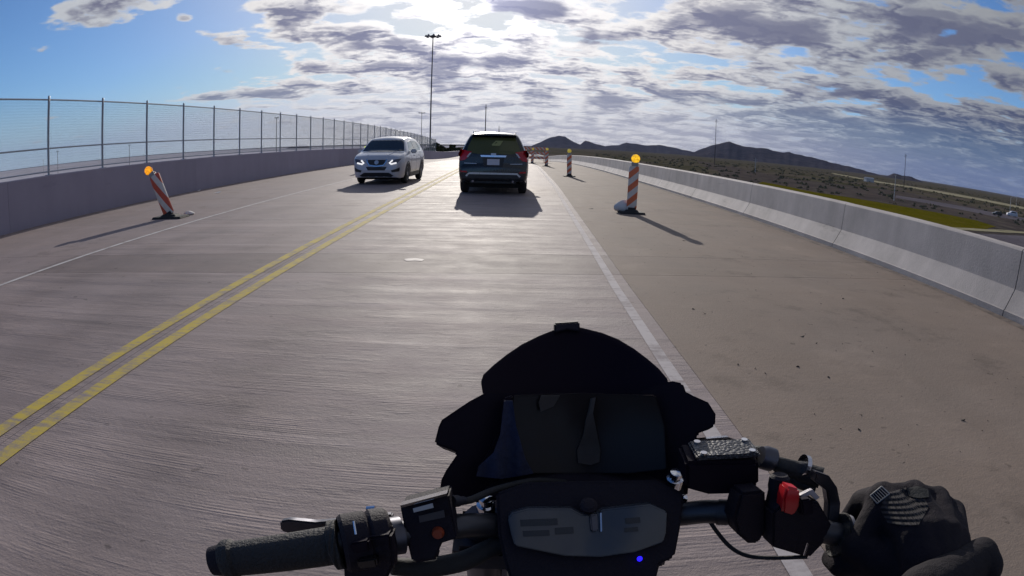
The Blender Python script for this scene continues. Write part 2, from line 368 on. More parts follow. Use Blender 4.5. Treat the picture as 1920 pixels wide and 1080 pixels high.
for i, y in enumerate(PY):
    z0 = zr(y); link('post', post, fen, (0, y, z0))
    if i+1 < len(PY):
        y2 = PY[i+1]; z2 = zr(y2); s = (z2-z0)/2.42
        c = link('chain_mesh', mesh_me, fen, (0, y, z0)); c.rotation_euler = (math.atan(s), 0, 0); c['kind'] = 'stuff'
        for nm, h, r_ in (('top_rail', 3.0, .022), ('mid_rail', 1.80, .020), ('bottom_rail', 1.235, .018)):
            MB().tube([(0.0, y+.03, z0+h), (0.0, y2-.03, z2+h)], r_, 6).build(nm, M['steel'], fen, smooth=True)

# ------------------------------------------------------------------ land below, hills, far poles
land = land_mat('desert_scrub', ((.085, .080, .046), (.125, .100, .085), (.045, .047, .028)), .012, bump=1.2)
gm = MB(); S = 16000; N = 8
gm.add([(-S+2*S*i/N, -S+2*S*j/N, -7.2) for j in range(N+1) for i in range(N+1)], [(j*(N+1)+i, j*(N+1)+i+1, (j+1)*(N+1)+i+1, (j+1)*(N+1)+i) for j in range(N) for i in range(N)])
tag(gm.build('ground', land), kind='structure')
STRIPS = []
def inpoly(x, y, P):
    c = False
    for i in range(len(P)):
        a, b = P[i], P[i-1]
        if (a.y > y) != (b.y > y) and x < (b.x-a.x)*(y-a.y)/(b.y-a.y)+a.x: c = not c
    return c
def strip(name, pix, m, z):
    P0_ = [gp(x, y_, z) for x, y_ in pix]; P = []; rg = random.Random(len(name)*7)
    for i in range(len(P0_)):
        a, b = P0_[i], P0_[(i+1) % len(P0_)]; nn = max(1, min(24, int((b-a).length/9))); q = (b-a).normalized(); q = Vector((-q.y, q.x, 0)); am = min(5, (b-a).length*.02)
        for k in range(nn): P.append(a.lerp(b, k/nn)+q*(rg.uniform(-1, 1)*am*.5+math.sin(k*.9+i)*am*.6)*(k > 0))
    if name not in ('dirt_field',): STRIPS.append(P0_)
    o = MB().add(P, [tuple(range(len(P)))]).build(name, m); return tag(o, kind='structure')
grassm = land_mat('verge_grass', ((.110, .094, .007), (.085, .080, .007), (.125, .10, .017)), .05, bump=.3)
drym = land_mat('dry_grass', ((.40, .36, .24), (.30, .27, .17), (.2, .18, .12)), .02)
dirtm = land_mat('bare_earth', ((.095, .076, .070), (.062, .054, .052), (.12, .105, .085)), .03)
tarm = land_mat('old_asphalt', ((.14, .125, .14), (.11, .098, .112), (.16, .145, .155)), .02, sc=(.2, 1, 1))
strip('dirt_field', [(1300, 300), (1500, 338), (1700, 360), (1960, 420), (1960, 450), (1700, 425), (1400, 350)], dirtm, -7.16)
strip('grass_verge', [(1430, 341), (1526, 360), (1640, 378), (1760, 399), (1830, 413), (1868, 425), (1845, 431), (1780, 428), (1650, 412), (1500, 378), (1400, 352)], grassm, -7.12)
strip('dry_strip', [(1560, 324), (1647, 340), (1784, 362), (1960, 397), (1960, 401), (1784, 366), (1647, 342.5), (1560, 326)], drym, -7.12)
strip('verge_edge', [(1740, 424), (1852, 430), (1990, 439), (1990, 443), (1852, 434), (1740, 428)], drym, -7.08)
strip('lower_road', [(1700, 420), (1800, 436), (1860, 439), (2000, 447), (2060, 500), (1990, 505), (1850, 470), (1740, 440)], tarm, -7.10)
flat = [(-80, -40), (-80, 90), (-120, 400), (-160, 3000), (-2600, 5200), (-9000, 5000), (-9000, -300)]
flm = land_mat('pale_flats_tone', ((.46, .44, .48), (.55, .53, .56), (.36, .35, .38)), .004)  # pale lavender colour for the flat sheet over the left ground
tag(MB().add([(x, y_, -7.14) for x, y_ in flat], [tuple(range(7))]).build('pale_flats', flm), kind='structure')
strip('far_road', [(1680, 366), (1790, 384), (1860, 398), (1960, 416), (1960, 422), (1860, 405), (1790, 391), (1680, 371)], tarm, -7.12)

hillm = land_mat('hill_rock', ((.050, .046, .055), (.070, .062, .070), (.034, .034, .042)), .006, bump=5)
def ridge(name, pts, Dm, depth, m, seed, label_kind='structure'):
    rng = random.Random(seed); cols = []
    A = [azel(*p) for p in pts]; azs = [a for a, e in A]; els = [e for a, e in A]
    n = 180; ROW = 9; vs = []; fs = []
    for i in range(n+1):
        a = azs[0]+(azs[-1]-azs[0])*i/n; e = float(np.interp(a, azs, els)) + rng.uniform(-.012, .012)+.018*math.sin(a*5.3+seed)*(0 < i < n); a_ = R(a)
        hh = CAM_H+Dm*math.tan(R(e))+9
        gul = [math.sin(a*3.1+seed)*.5+math.sin(a*7.7+seed*2)*.3, rng.uniform(-1, 1)]
        for j in range(ROW):
            f = j/(ROW-1); k = 1-abs(f-.6)/.6 if f < .6 else 1-(f-.6)/.4
            k = max(k, 0)**1.15; d = Dm+depth*(f-.6)+depth*.03*gul[0]*(1-k)
            vs.append((math.sin(a_)*d, math.cos(a_)*d, -9+hh*k*1))
    for i in range(n):
        for j in range(ROW-1): fs.append((i*ROW+j, (i+1)*ROW+j, (i+1)*ROW+j+1, i*ROW+j+1))
    o = MB().add(vs, fs).build(name, m, smooth=60); return tag(o, kind='structure')
ridge('far_range', [(1700, 344), (1720, 343), (1760, 351), (1800, 356), (1850, 371), (1920, 384), (1990, 408)], 9000, 1500, hillm, 5)
ridge('mountain', [(960, 285), (985, 280), (1000, 272), (1020, 262), (1035, 255), (1047, 253), (1060, 254), (1075, 265), (1088, 270), (1097, 263), (1105, 264), (1120, 270), (1135, 273), (1160, 271), (1175, 266), (1190, 268), (1215, 272), (1235, 270), (1260, 275), (1290, 282), (1330, 290)], 5200, 1500, hillm, 2)
ridge('mountain', [(1285, 289), (1300, 285), (1320, 276), (1340, 269), (1358, 265), (1368, 262), (1380, 268), (1400, 273), (1420, 275), (1440, 276), (1450, 281), (1470, 284), (1480, 283), (1492, 287), (1530, 295), (1560, 304), (1600, 313), (1640, 325), (1690, 341)], 3600, 1000, hillm, 3)
ridge('hill', [(1625, 333), (1650, 331), (1662, 330), (1675, 324), (1690, 328), (1710, 331), (1722, 337), (1738, 346), (1760, 354)], 2800, 500, hillm, 4)
ridge('hill', [(240, 306), (262, 298), (285, 297), (310, 292), (330, 289), (345, 291), (365, 297), (400, 297)], 3500, 700, hillm, 6)
ridge('hill', [(500, 287), (530, 280), (545, 275), (570, 275), (600, 277), (640, 279), (700, 281), (800, 282), (850, 281), (960, 284)], 2600, 600, hillm, 7)

hz_m = bpy.data.materials.new('air'); hz_m.use_nodes = True; ht = hz_m.node_tree; ht.nodes.remove(ht.nodes['Principled BSDF'])
pv = ht.nodes.new('ShaderNodeVolumePrincipled'); pv.inputs['Color'].default_value = (.50, .62, 1.0, 1); pv.inputs['Density'].default_value = 2.2e-5; pv.inputs['Anisotropy'].default_value = 0.0
ht.links.new(pv.outputs[0], ht.nodes['Material Output'].inputs['Volume'])
tag(MB().box((0, 0, 320), (34000, 34000, 660)).build('haze', hz_m), kind='stuff')

scrubm = land_mat('scrub_leaves', ((.105, .10, .058), (.125, .105, .07), (.08, .08, .046)), 1.5)
sb = MB(); rng = random.Random(11)
for k in range(1300):
    a = R(rng.uniform(8, 62)); r_ = 190+900*rng.random()**1.1; x, y = math.sin(a)*r_, math.cos(a)*r_
    if x < 14 or any(inpoly(x, y, P) for P in STRIPS): continue
    s = rng.uniform(.35, 1.1)*(1+.5*(r_ > 250)); n = 5; ph = rng.uniform(0, 6)
    for j in range(4):
        ox, oy, h = rng.gauss(0, s*.5), rng.gauss(0, s*.5), s*rng.uniform(.5, 1.1)
        ring = [(x+ox+math.cos(ph+q*1.2566)*s*rng.uniform(.4, .75), y+oy+math.sin(ph+q*1.2566)*s*rng.uniform(.4, .75), -7.18+rng.uniform(.1, .35)*h) for q in range(n)]
        sb.add(ring+[(x+ox+rng.gauss(0, .1), y+oy, -7.18+h)], [(q, (q+1) % n, n) for q in range(n)])
tag(sb.build('scrub', scrubm), kind='stuff')
# ------------------------------------------------------------------ poles
def pole_at(name, px, ytop, ybase, z, rad, m, label, cat, group, D=None, head=None):
    if D: d = ray(px, ybase); h = Vector((d.x, d.y, 0)).normalized()*D; b = Vector((h.x, h.y, z))
    else: b = gp(px, ybase, z)
    r_ = math.hypot(b.x, b.y); d = ray(px if not head or 'tx' not in head else head['tx'], ytop); top = CAM_H + r_*d.z/math.hypot(d.x, d.y)
    H = top-z; o = thing(name, b, label, cat, group)
    MB().tube([(0, 0, 0), (0, 0, H*.5), (0, 0, H)], [rad, rad*.8, rad*.6], 8).build('shaft', m, o, smooth=True)
    return o, H
def high_mast(px, ytop, ybase, D, label, rad, ring):
    o, H = pole_at('high_mast_light', px, ytop, ybase, -7, rad, M['polesteel'], label, 'light mast', 'high mast lights beyond the fence', D)
    MB().lathe((0, 0, H-.5), (0, 0, 1), [(0, ring*.45), (.1, ring*.55), (.35, ring*.4), (.6, rad)], 14).build('light_ring', M['polesteel'], o, smooth=True)
    for k in range(8):
        a = k*math.pi/4+.2; c = Vector((math.cos(a), math.sin(a), 0))
        l = MB(); l.tube([c*ring*.4+Vector((0, 0, H-.25)), c*ring*.8+Vector((0, 0, H-.15))], .05, 6)
        l.lathe(c*ring*.95+Vector((0, 0, H-.45)), (0, 0, 1), [(0, .34), (.22, .30), (.5, .12)], 8); l.build('floodlight', M['polesteel'], o)
high_mast(806, 66, 292, 150, 'tall high mast light with a ring of floodlights rising above the fence end', .21, 1.8)
high_mast(789.5, 211, 290, 430, 'distant smaller high mast light left of the tall one', .26, 2.2)
o, H = pole_at('power_pole', 909, 196, 290, -7, .42, M['polesteel'], 'dark bare pole seen above the roof of the dark SUV', 'pole', None, 400)
MB().box((0, 0, H-2), (1.8, .3, .3)).build('crossarm', M['polesteel'], o)
for px, yt, yb, D, rad, m, lab in (
        (1340, 223, 300, 620, .34, M['wood'], 'dark power pole standing before the near dark mountain'),
        (1695, 288, 345, 560, .28, M['wood'], 'dark power pole beside the small hill on the right'),
        (1415, 296, 336, 420, .22, M['paleole'], 'pale slim pole standing in the dark scrub below the mountain')):
    o, H = pole_at('power_pole', px, yt, yb, -7, rad, m, lab, 'pole', 'power poles across the plain', D)
    for k in (1.2, 2.6): MB().box((0, 0, H-k), (2.6, .22, .25)).build('crossarm', m, o)
o, H = pole_at('light_pole', 1676, 328, 376, -7, .15, M['paleole'], 'pale light pole standing at the far edge of the green verge', 'light pole', None)
MB().box((0, 0, H), (.9, .3, .16)).build('lamp_head', M['paleole'], o)
def cobra(pxb, pyb, pyt, arm, label, s=1.0):
    o, H = pole_at('street_lamp', pxb, pyt, pyb, -7, .14*s, M['paleole'], label, 'street lamp', 'street lamps by the lower road')
    MB().tube([(0, 0, H-.2), (arm*.3, 0, H+.35), (arm*.7, 0, H+.5), (arm, 0, H+.45)], .08*s, 6).build('arm', M['paleole'], o, smooth=True)
    MB().box((arm+.3, 0, H+.42), (.9, .35, .16)).build('lamp_head', M['paleole'], o)
cobra(1893, 400, 369, 3.4, 'pale street lamp with a curved arm beside the white van', 1.0)
cobra(1905, 388, 367, 2.5, 'fainter street lamp just behind the one by the van', 1.0)
for i, (px, yt, yb, D, rad, m, lab) in enumerate((
        (109, 284, 335, 120, .075, M['paleole'], 'thin pole behind the fence just right of the nearest post'),
        (82, 300, 335, 200, .07, M['paleole'], 'faint thin pole behind the leftmost fence bay'),
        (243, 272, 320, 150, .085, M['polesteel'], 'short dark pole behind the fence above the leaning delineator'),
        (518, 221, 310, 90, .075, M['polesteel'], 'slim dark pole behind the fence midway to the white car'))):
    o, H = pole_at('utility_pole', px, yt, yb, -7, rad, m, lab, 'pole', 'thin poles behind the fence', D)
    MB().box((0, 0, H), (.6, .2, .12)).build('crossarm', m, o)

# low desert bushes beyond the end of the fence
bushm = land_mat('bush_leaves', ((.045, .050, .022), (.060, .058, .030), (.030, .034, .016)), 3)
barkm = mat('bush_bark', (.07, .055, .045), .9)
def bush(x, y, z, w_, h, label, seed):
    rng = random.Random(seed); o = thing('bush', (x, y, z), label, 'bush', 'desert bushes past the bridge end'); mb = MB()
    for k in range(420):
        u = Vector((rng.gauss(0, 1), rng.gauss(0, 1), rng.gauss(0, 1))).normalized()*rng.uniform(.35, 1)**.5
        c = Vector((u.x*w_/2, u.y*w_/2, h*.55+u.z*h*.45*(1+.2*math.sin(5*u.x+seed)))); q = Euler((rng.uniform(0, 6), rng.uniform(0, 6), 0)).to_matrix(); s = rng.uniform(.12, .3)*h/2
        mb.add([q @ Vector(p)*s+c for p in ((-1, -.5, 0), (1, -.5, 0), (.7, .6, .1), (-.7, .6, -.1))], [(0, 1, 2, 3)])
    mb.build('foliage', bushm, o); st_ = MB()
    for k in range(5): a = k*1.3; st_.tube([(0, 0, 0), (math.cos(a)*w_*.2, math.sin(a)*w_*.2, h*.6)], [.06, .02], 5)
    st_.build('stems', barkm, o)
for i, (px, D, w_, h, lab) in enumerate(((812, 175, 5, 8.2, 'dark bush directly past the last fence bay'), (826, 190, 7, 7.4, 'wide low bush left of the dark SUV'), (841, 168, 5, 6.6, 'dark scrubby bush touching the left edge of the dark SUV'), (852, 210, 8, 7.5, 'far bush half hidden by the dark SUV'))):
    d = ray(px, 292); b = Vector((d.x, d.y, 0)).normalized()*D; bush(b.x, b.y, -7.2, w_, h, lab, i)

# ------------------------------------------------------------------ work-zone delineators
def stripe_mat(name, ca, cb, k, per, ph):
    m, t, b = newmat(name); x, y, z = sep(t, t.nodes.new('ShaderNodeTexCoord').outputs['Object'])
    f = ((z+x*k)/per+ph)._m('FRACT'); n = noise(t, t.nodes['Texture Coordinate'].outputs['Object'], 9, 5, .65)
    c = mix(t, f._m('GREATER_THAN', .5), ca, cb)
    t.links.new(scalecol(t, c, (n-.5)*.5+.98-n.ss(.60, .72)*.25), b.inputs['Base Color']); b.inputs['Roughness'].default_value = .38
    return m
OR, WH = (.66, .155, .06), (.62, .57, .52)
stripeR = stripe_mat('stripes_right', OR, WH, -.85, .30, .2); stripeL = stripe_mat('stripes_left', (.56, .085, .04), WH, .95, .34, .35)
stripeB = stripe_mat('barricade_stripes', OR, WH, 0.0, 10, .2)
def lens_mat(name, c, es):
    m, t, b = newmat(name); ob = t.nodes.new('ShaderNodeTexCoord').outputs['Object']
    vo = t.nodes.new('ShaderNodeTexVoronoi'); vo.inputs['Scale'].default_value = 26; t.links.new(ob, vo.inputs['Vector']); d = V(t, vo.outputs['Distance'])
    cc_ = scalecol(t, c, d*1.1+.5); t.links.new(cc_, b.inputs['Base Color']); t.links.new(cc_, b.inputs['Emission Color']); b.inputs['Emission Strength'].default_value = es
    b.inputs['Roughness'].default_value = .15; b.inputs['Transmission Weight'].default_value = .35
    bn = t.nodes.new('ShaderNodeBump'); bn.inputs['Distance'].default_value = .01; t.links.new(d.k, bn.inputs['Height']); t.links.new(bn.outputs[0], b.inputs['Normal'])
    return m
lensY = lens_mat('amber_lens', (.95, .52, .02), .75); lensO = lens_mat('orange_lens', (.95, .36, .01), .8); lensG = lens_mat('yellow_green_lens', (.70, .80, .02), .9); lensD = lens_mat('dull_amber_lens', (.80, .62, .10), .22)
def delineator(loc, stripes, lens, label, lean=(0, 0), beacon=True, rz=0.0, lamp_dx=0.0, bw=(.58, .40), ws=1.0):
    o = thing('delineator', loc, label, 'delineator', 'striped work zone delineators on the shoulders', rz)
    q = Euler((lean[1], lean[0], 0)).to_matrix(); T = lambda p: q @ Vector(p)
    MB().box((0, 0, .022), (bw[0], bw[1], .044), taper=.94).box((0, 0, .062), (bw[0]*.55, bw[1]*.6, .05), taper=.75).build('rubber_base', M['rubber'], o, bevel=.006)
    mb = MB(); prof = [(-.112, -.012), (-.095, -.030), (-.03, -.040), (.03, -.040), (.095, -.030), (.112, -.012), (.112, .012), (.095, .030), (.03, .040), (-.03, .040), (-.095, .030), (-.112, .012)]
    rings = []
    for z, s in ((.08, .9), (.12, 1), (.5, 1), (.9, 1), (1.02, .98), (1.05, .85)): rings.append([T((x*s*ws, y*s*1.0, z)) for x, y in prof])
    mb.loft(rings).build('panel', stripes, o, smooth=30)
    MB().box(T((0, 0, .10)), (.17, .12, .07), q).build('foot_clamp', M['rubber'], o, bevel=.005)
    MB().tube([T((-.05, 0, 1.04)), T((-.05, 0, 1.10)), T((.05, 0, 1.10)), T((.05, 0, 1.04))], .011, 6).build('handle', M['orange_dark'], o, smooth=True)
    if beacon:
        bx = MB().box(T((lamp_dx*.5, 0, 1.095)), (.15, .085, .10), q).build('battery_box', mat_grey, o, bevel=.012)
        MB().lathe(T((lamp_dx, -.052, 1.215)), q @ Vector((0, 1, 0)), [(0, .07), (.012, .092), (.03, .098), (.075, .098), (.092, .092), (.104, .07)], 20).build('lamp_lens', lens, o, smooth=35)
        MB().lathe(T((lamp_dx, -.008, 1.215)), q @ Vector((0, 1, 0)), [(0, .104), (.016, .104)], 20).build('lamp_rim', M['rubber'], o)
    return o
mat_grey = mat('grey_plastic', (.30, .30, .29), .5)
gr = gp(1184, 400, 0)
delineator((2.73, 13.4, 0), stripeR, lensY, 'upright orange and white delineator with a yellow lamp by the right barrier', (0.02, 0), lamp_dx=.02)
delineator((-7.24, 11.72, 0), stripeL, lensO, 'leaning delineator with an orange lamp on the left shoulder', (-.45, -.06), lamp_dx=-.10, bw=(.78, .44), rz=.0, ws=1.28)
delineator((2.86, 29.0, 0), stripeR, lensD, 'middle delineator on the right shoulder, beyond the nearest one', (-.03, 0))
delineator((2.64, 43.4, zr(43.4)), stripeR, lensD, 'far delineator next to the striped barricade', (.02, 0))
delineator((1.93, 51.0, zr(51)), stripeR, lensD, 'farthest delineator in front of the striped barricade', (.03, 0))
delineator((-7.25, 31.0, 0), stripeL, lensG, 'delineator with a yellow green lamp behind the white SUV', (0.0, 0))
# striped barricade
o = thing('barricade', (2.45, 58, zr(58)), 'orange and white three board barricade far up the right shoulder', 'barricade', None)
bst = stripe_mat('board_stripes', OR, WH, 1.0, .36, .1)
for sx in (-1, 1):
    MB().box((sx*.85, 0, .75), (.06, .06, 1.5)).build('upright', M['orange_dark'], o); MB().box((sx*.85, 0, .03), (.08, 1.3, .06)).build('foot', M['orange_dark'], o)
for z in (.45, .88, 1.31): MB().box((0, -.05, z), (2.2, .03, .24)).build('board', bst, o, bevel=.004)
# sandbags and litter
def sandbag(loc, d, label, seed):
    rng = random.Random(seed); bm = bmesh.new(); bmesh.ops.create_uvsphere(bm, u_segments=20, v_segments=12, radius=1)
    for v in bm.verts:
        p = v.co; k = 1+.10*math.sin(4*p.x+seed)+.07*math.sin(7*p.y+seed*2)+rng.uniform(-.02, .02)
        sx = 1+.35*abs(p.x)**3
        v.co = Vector((p.x*d[0]*k, p.y*d[1]*k*sx, max(p.z, -.55)*d[2]*k+.55*d[2]))
    me = bpy.data.meshes.new('sandbag'); bm.to_mesh(me); bm.free(); me.shade_smooth(); me.materials.append(M['sand'])
    o = link('sandbag', me, None, loc); o.rotation_euler = (0, 0, rng.uniform(-.4, .4)); tag(o, label, 'sandbag', 'sandbags weighing down delineators')
sandbag((2.58, 13.56, .03), (.24, .15, .15), 'pale sandbag slumped on the base of the right delineator', 1)
sandbag((-7.05, 12.25, .0), (.15, .10, .05), 'small white sandbag behind the leaning left delineator', 2)
def scrap(px, py, s, label):
    g = gp(px, py, 0); o = MB().add([(-s, -s*.5, .006), (s*.9, -s*.6, .012), (s, s*.5, .05), (-.1*s, s*.8, .03), (-s*.8, s*.4, .008)], [(0, 1, 2, 3, 4)]).build('litter', M['litter'], None, loc=g); tag(o, label, 'litter', 'white litter on the left shoulder')
scrap(407, 362, .13, 'white scrap of litter between the left barrier and the leaning delineator'); scrap(372, 358, .09, 'small white scrap of litter at the foot of the left parapet')
gm = MB(); rng = random.Random(5)
for px, py, s in ((1615, 780, .016), (1608, 806, .014), (1805, 788, .014), (1505, 632, .014), (1532, 645, .012), (1300, 580, .013), (1497, 688, .013), (1320, 588, .012), (1387, 684, .014), (1283, 452, .03), (1110, 392, .05), (1436, 700, .012), (1580, 560, .014), (1556, 708, .012)):
    g = gp(px, py, 0)
    gm.add([g+Vector((rng.uniform(-1, 1)*s*1.6, rng.uniform(-1, 1)*s, z)) for z in (0.001, .001, .001, .012)], [(0, 1, 2), (0, 1, 3), (1, 2, 3), (0, 2, 3)])
for k in range(240):
    x = rng.uniform(1.5, 5.6); y = rng.uniform(1.4, 12); s = rng.uniform(.003, .009)
    gm.add([Vector((x, y, 0))+Vector((rng.uniform(-1, 1)*s, rng.uniform(-1, 1)*s, z)) for z in (0.001, .001, .001, s)], [(0, 1, 2), (0, 1, 3), (1, 2, 3), (0, 2, 3)])
tag(gm.build('grit', M['specks']), kind='stuff')
# ------------------------------------------------------------------ cars
glass = mat('dark_car_glass', (.020, .024, .026), .05, var=.05, spec=.7); glass_olive = mat('olive_tinted_glass', (.085, .090, .035), .10, var=.25, scale=1.2, spec=.4)
def paint(name, c, rough=.28, coat=.7, metal=.2): return mat(name, c, rough, metal, .03, 3, coat=coat)
carblack = paint('dark_car_paint', (.012, .015, .016)); carwhite = paint('pearl_white_paint', (.52, .52, .56), .32, .8, .05)
redlens = mat('red_lamp_lens', (.46, .010, .018), .12, var=.1, spec=.6); clearl = mat('clear_lamp_lens', (.5, .5, .52), .1); drl = mat('lit_running_lamp', (.9, .9, .9), .3, emit=(1, .98, .95), es=.8)
plate = mat('number_plate', (.50, .50, .55), .5); trim = mat('dark_trim', (.020, .020, .023), .5); tyre_m = mat('tyre_rubber', (.018, .018, .019), .8, bump=.3); rim_m = mat('alloy_rim', (.35, .35, .37), .35, .8); well = mat('wheel_well', (.006, .006, .006), .9)
lampint = mat('headlamp_interior', (.10, .10, .13), .2); silver = mat('silver_trim', (.55, .55, .57), .3, .6)
def grid_body(L, ztop, zlow, W, plan, wheels, rw=.40, zc=.35, crown=.035, rc=.11):
    f = lambda tab, x: float(np.interp(x, *zip(*tab)))
    ys = sorted(set(list(np.linspace(0, L, 78))+[.005, .015, .03, .045, .07, .09, .11, .13, .15, .165, .185, .21, L-.005, L-.02, L-.04, L-.065, L-.09, L-.12]))
    sm = lambda tab, y: sum(f(tab, y+d)*w_ for d, w_ in ((-.05, .2), (-.025, .2), (0, .2), (.025, .2), (.05, .2))) if .3 < y < L-.3 else f(tab, y)
    rings = []
    for y in ys:
        zt = sm(ztop, y); zl = f(zlow, y)
        for wy in wheels:
            d = abs(y-wy)
            if d < rw: zl = max(zl, zc+math.sqrt(rw*rw-d*d)*.97)
        pl = f(plan, y); r_ = min(rc, (zt-zl)*.45); prof = []
        for k in range(15):
            z = zl+(zt-r_-zl)*k/14; prof.append((f(W, z)*pl, z))
        wt = f(W, zt-r_*.5)*pl
        for k in range(1, 6): a = k/5*math.pi/2; prof.append((min(wt, prof[14][0])-r_*(1-math.cos(a)), zt-r_+r_*math.sin(a)))
        we = prof[-1][0]
        for k in (.75, .5, .25, 0): prof.append((we*k, zt+crown*(1-k*k)))
        half = [(max(x, .01) if i < len(prof)-1 else 0, z) for i, (x, z) in enumerate(prof)]
        ring = [Vector((x, y, z)) for x, z in half]+[Vector((-x, y, z)) for x, z in half[-2::-1]]
        rings.append(ring)
    return MB().loft(rings)
def bvh_of(mb): return BVHTree.FromPolygons([tuple(v) for v in mb.v], [f if len(f) < 5 else f for f in mb.f])
def decal(bvh, name, m, parent, pts, axis, off=.006, depth=.02, mx=.09, smooth=True):
    """a panel whose outline (in the view along AXIS) is laid on the body: front face OFF proud, DEPTH thick"""
    A = {'+x': ((0, 1, 0), (0, 0, 1), (1, 0, 0)), '-x': ((0, 1, 0), (0, 0, 1), (-1, 0, 0)), '+y': ((1, 0, 0), (0, 0, 1), (0, 1, 0)), '-y': ((1, 0, 0), (0, 0, 1), (0, -1, 0)), '+z': ((1, 0, 0), (0, 1, 0), (0, 0, 1))}[axis]
    ea, eb, en = (Vector(q) for q in A); bm = bmesh.new()
    fv = bm.faces.new([bm.verts.new(ea*a+eb*b) for a, b in pts]); bmesh.ops.triangulate(bm, faces=[fv])
    for _ in range(5):
        le = [e for e in bm.edges if e.calc_length() > mx]
        if not le: break
        bmesh.ops.subdivide_edges(bm, edges=le, cuts=1); bmesh.ops.triangulate(bm, faces=[f for f in bm.faces if len(f.verts) > 3])
    bm.verts.ensure_lookup_table()
    for v in bm.verts:
        o_ = v.co+en*12; h = bvh.ray_cast(o_, -en)[0]
        if h is None: h = bvh.find_nearest(v.co+en*((2.5 if 'y' in axis else 1.0)))[0]; h = v.co*1+en*h.dot(en)
        v.co = h+en*off
    ext = bmesh.ops.extrude_face_region(bm, geom=list(bm.faces)); vv = [e for e in ext['geom'] if isinstance(e, bmesh.types.BMVert)]
    for v in vv: v.co -= en*depth
    bmesh.ops.recalc_face_normals(bm, faces=bm.faces); me = bpy.data.meshes.new(name); bm.to_mesh(me); bm.free(); me.materials.append(m)
    if smooth: me.shade_smooth(); me.set_sharp_from_angle(angle=R(35))
    return link(name, me, parent)
def mir(p): return [(-a, b) for a, b in p][::-1]
def strip2(pts, w_):                       # outline of a band along a 2-D polyline
    P = [Vector((a, b)) for a, b in pts]; l, r_ = [], []
    for i, p in enumerate(P):
        d = (P[min(i+1, len(P)-1)]-P[max(i-1, 0)]).normalized(); n = Vector((-d.y, d.x))*w_/2; l.append(tuple(p+n)); r_.append(tuple(p-n))
    return l+r_[::-1]
def wheel(parent, x, y, r_, side, me_t, me_r):
    t_ = link('wheel', me_t, parent, (x, y, r_)); t_.rotation_euler = (0, 0, 0 if side > 0 else math.pi); link('rim', me_r, t_)
def wheel_meshes(r_, w_):
    ty = MB().lathe((-w_/2, 0, 0), (1, 0, 0), [(0, r_*.62), (.0, r_*.70), (.01, r_*.86), (.03, r_*.97), (.05, r_), (w_-.05, r_), (w_-.03, r_*.97), (w_-.01, r_*.86), (w_, r_*.70), (w_-.02, r_*.62)], 32)
    ri = MB().lathe((w_/2-.10, 0, 0), (1, 0, 0), [(0, r_*.60), (.085, r_*.66), (.092, r_*.66), (.092, r_*.60), (.02, r_*.56), (.02, .01)], 32)
    for k in range(10):
        a = k*math.pi/5; q = Euler((a, 0, 0)).to_matrix(); ri.box(q @ Vector((w_/2-.035, 0, r_*.36)), (.03, .045, r_*.5), q)
    ri.lathe((w_/2-.06, 0, 0), (1, 0, 0), [(0, .07), (.05, .06), (.055, .01)], 16)
    return ty.build('wheel', tyre_m, mesh=True, smooth=30), ri.build('rim', rim_m, mesh=True, smooth=30)

# dark SUV, seen from behind
suv = thing('dark_suv', (-.42, 17.0, 0), 'black SUV driving ahead in the same lane, seen from behind', 'car', 'SUVs on the bridge')
ZT = [(0, .70), (.015, .78), (.06, .82), (.085, .95), (.10, 1.10), (.13, 1.16), (.42, 1.60), (.50, 1.665), (.62, 1.70), (.95, 1.735), (1.6, 1.745), (2.6, 1.71), (3.0, 1.66), (3.8, 1.14), (4.1, 1.10), (4.75, .98), (4.92, .85), (5.0, .62)]
ZL = [(0, .46), (.05, .40), (.3, .33), (.6, .28), (4.5, .26), (4.9, .32), (5.0, .48)]
WW = [(.2, .86), (.32, .92), (.45, .965), (.62, .985), (.80, .99), (1.0, .985), (1.12, .955), (1.20, .92), (1.55, .745), (1.76, .655)]
PLN = [(0, .86), (.03, .90), (.09, .935), (.2, .965), (.45, .99), (.8, 1), (4.2, 1), (4.6, .96), (4.85, .88), (5.0, .74)]
mb = grid_body(5.0, ZT, ZL, WW, PLN, (1.02, 3.88)); bv = bvh_of(mb); mb.build('body', carblack, suv, smooth=38)
MB().box((0, 2.5, .36), (1.5, 4.3, .34)).build('underbody', well, suv)
decal(bv, 'rear_window', glass_olive, suv, [(-.60, 1.60), (.60, 1.60), (.70, 1.36), (.76, 1.17), (.4, 1.135), (-.4, 1.135), (-.76, 1.17), (-.70, 1.36)], '-y', .004)
MB().box((0, .46, 1.672), (1.26, .34, .035), taper=.94).build('spoiler', carblack, suv, bevel=.01)
st_m = mat('window_outline', (.30, .31, .12), .6)
decal(bv, 'window_outline', st_m, suv, strip2([(-.05, 1.39), (.06, 1.50), (.24, 1.50), (.16, 1.39), (-.05, 1.39)], .035), '-y', .010, .004)  # faint yellowish parallelogram outline laid on the rear glass
for s, f in ((1, lambda p: p), (-1, mir)):
    decal(bv, 'taillight', redlens, suv, f([(.60, 1.20), (.74, 1.22), (.90, 1.27), (.955, 1.16), (.975, 1.03), (.93, .94), (.80, .96), (.70, 1.04)]), '-y', .022, .04)
    decal(bv, 'reversing_light', clearl, suv, f([(.60, 1.17), (.66, 1.16), (.74, 1.05), (.70, 1.04)]), '-y', .030, .02)
    decal(bv, 'bumper_reflector', redlens, suv, f([(.72, .66), (.90, .67), (.90, .63), (.72, .62)]), '-y', .012, .015)
    decal(bv, 'crease_strip', silver, suv, f([(.46, .875), (.80, .885), (.80, .870), (.46, .86)]), '-y', .010, .02)
decal(bv, 'chrome_bar', M['chrome'], suv, [(-.36, 1.105), (.36, 1.105), (.34, 1.055), (-.34, 1.055)], '-y', .03, .03)
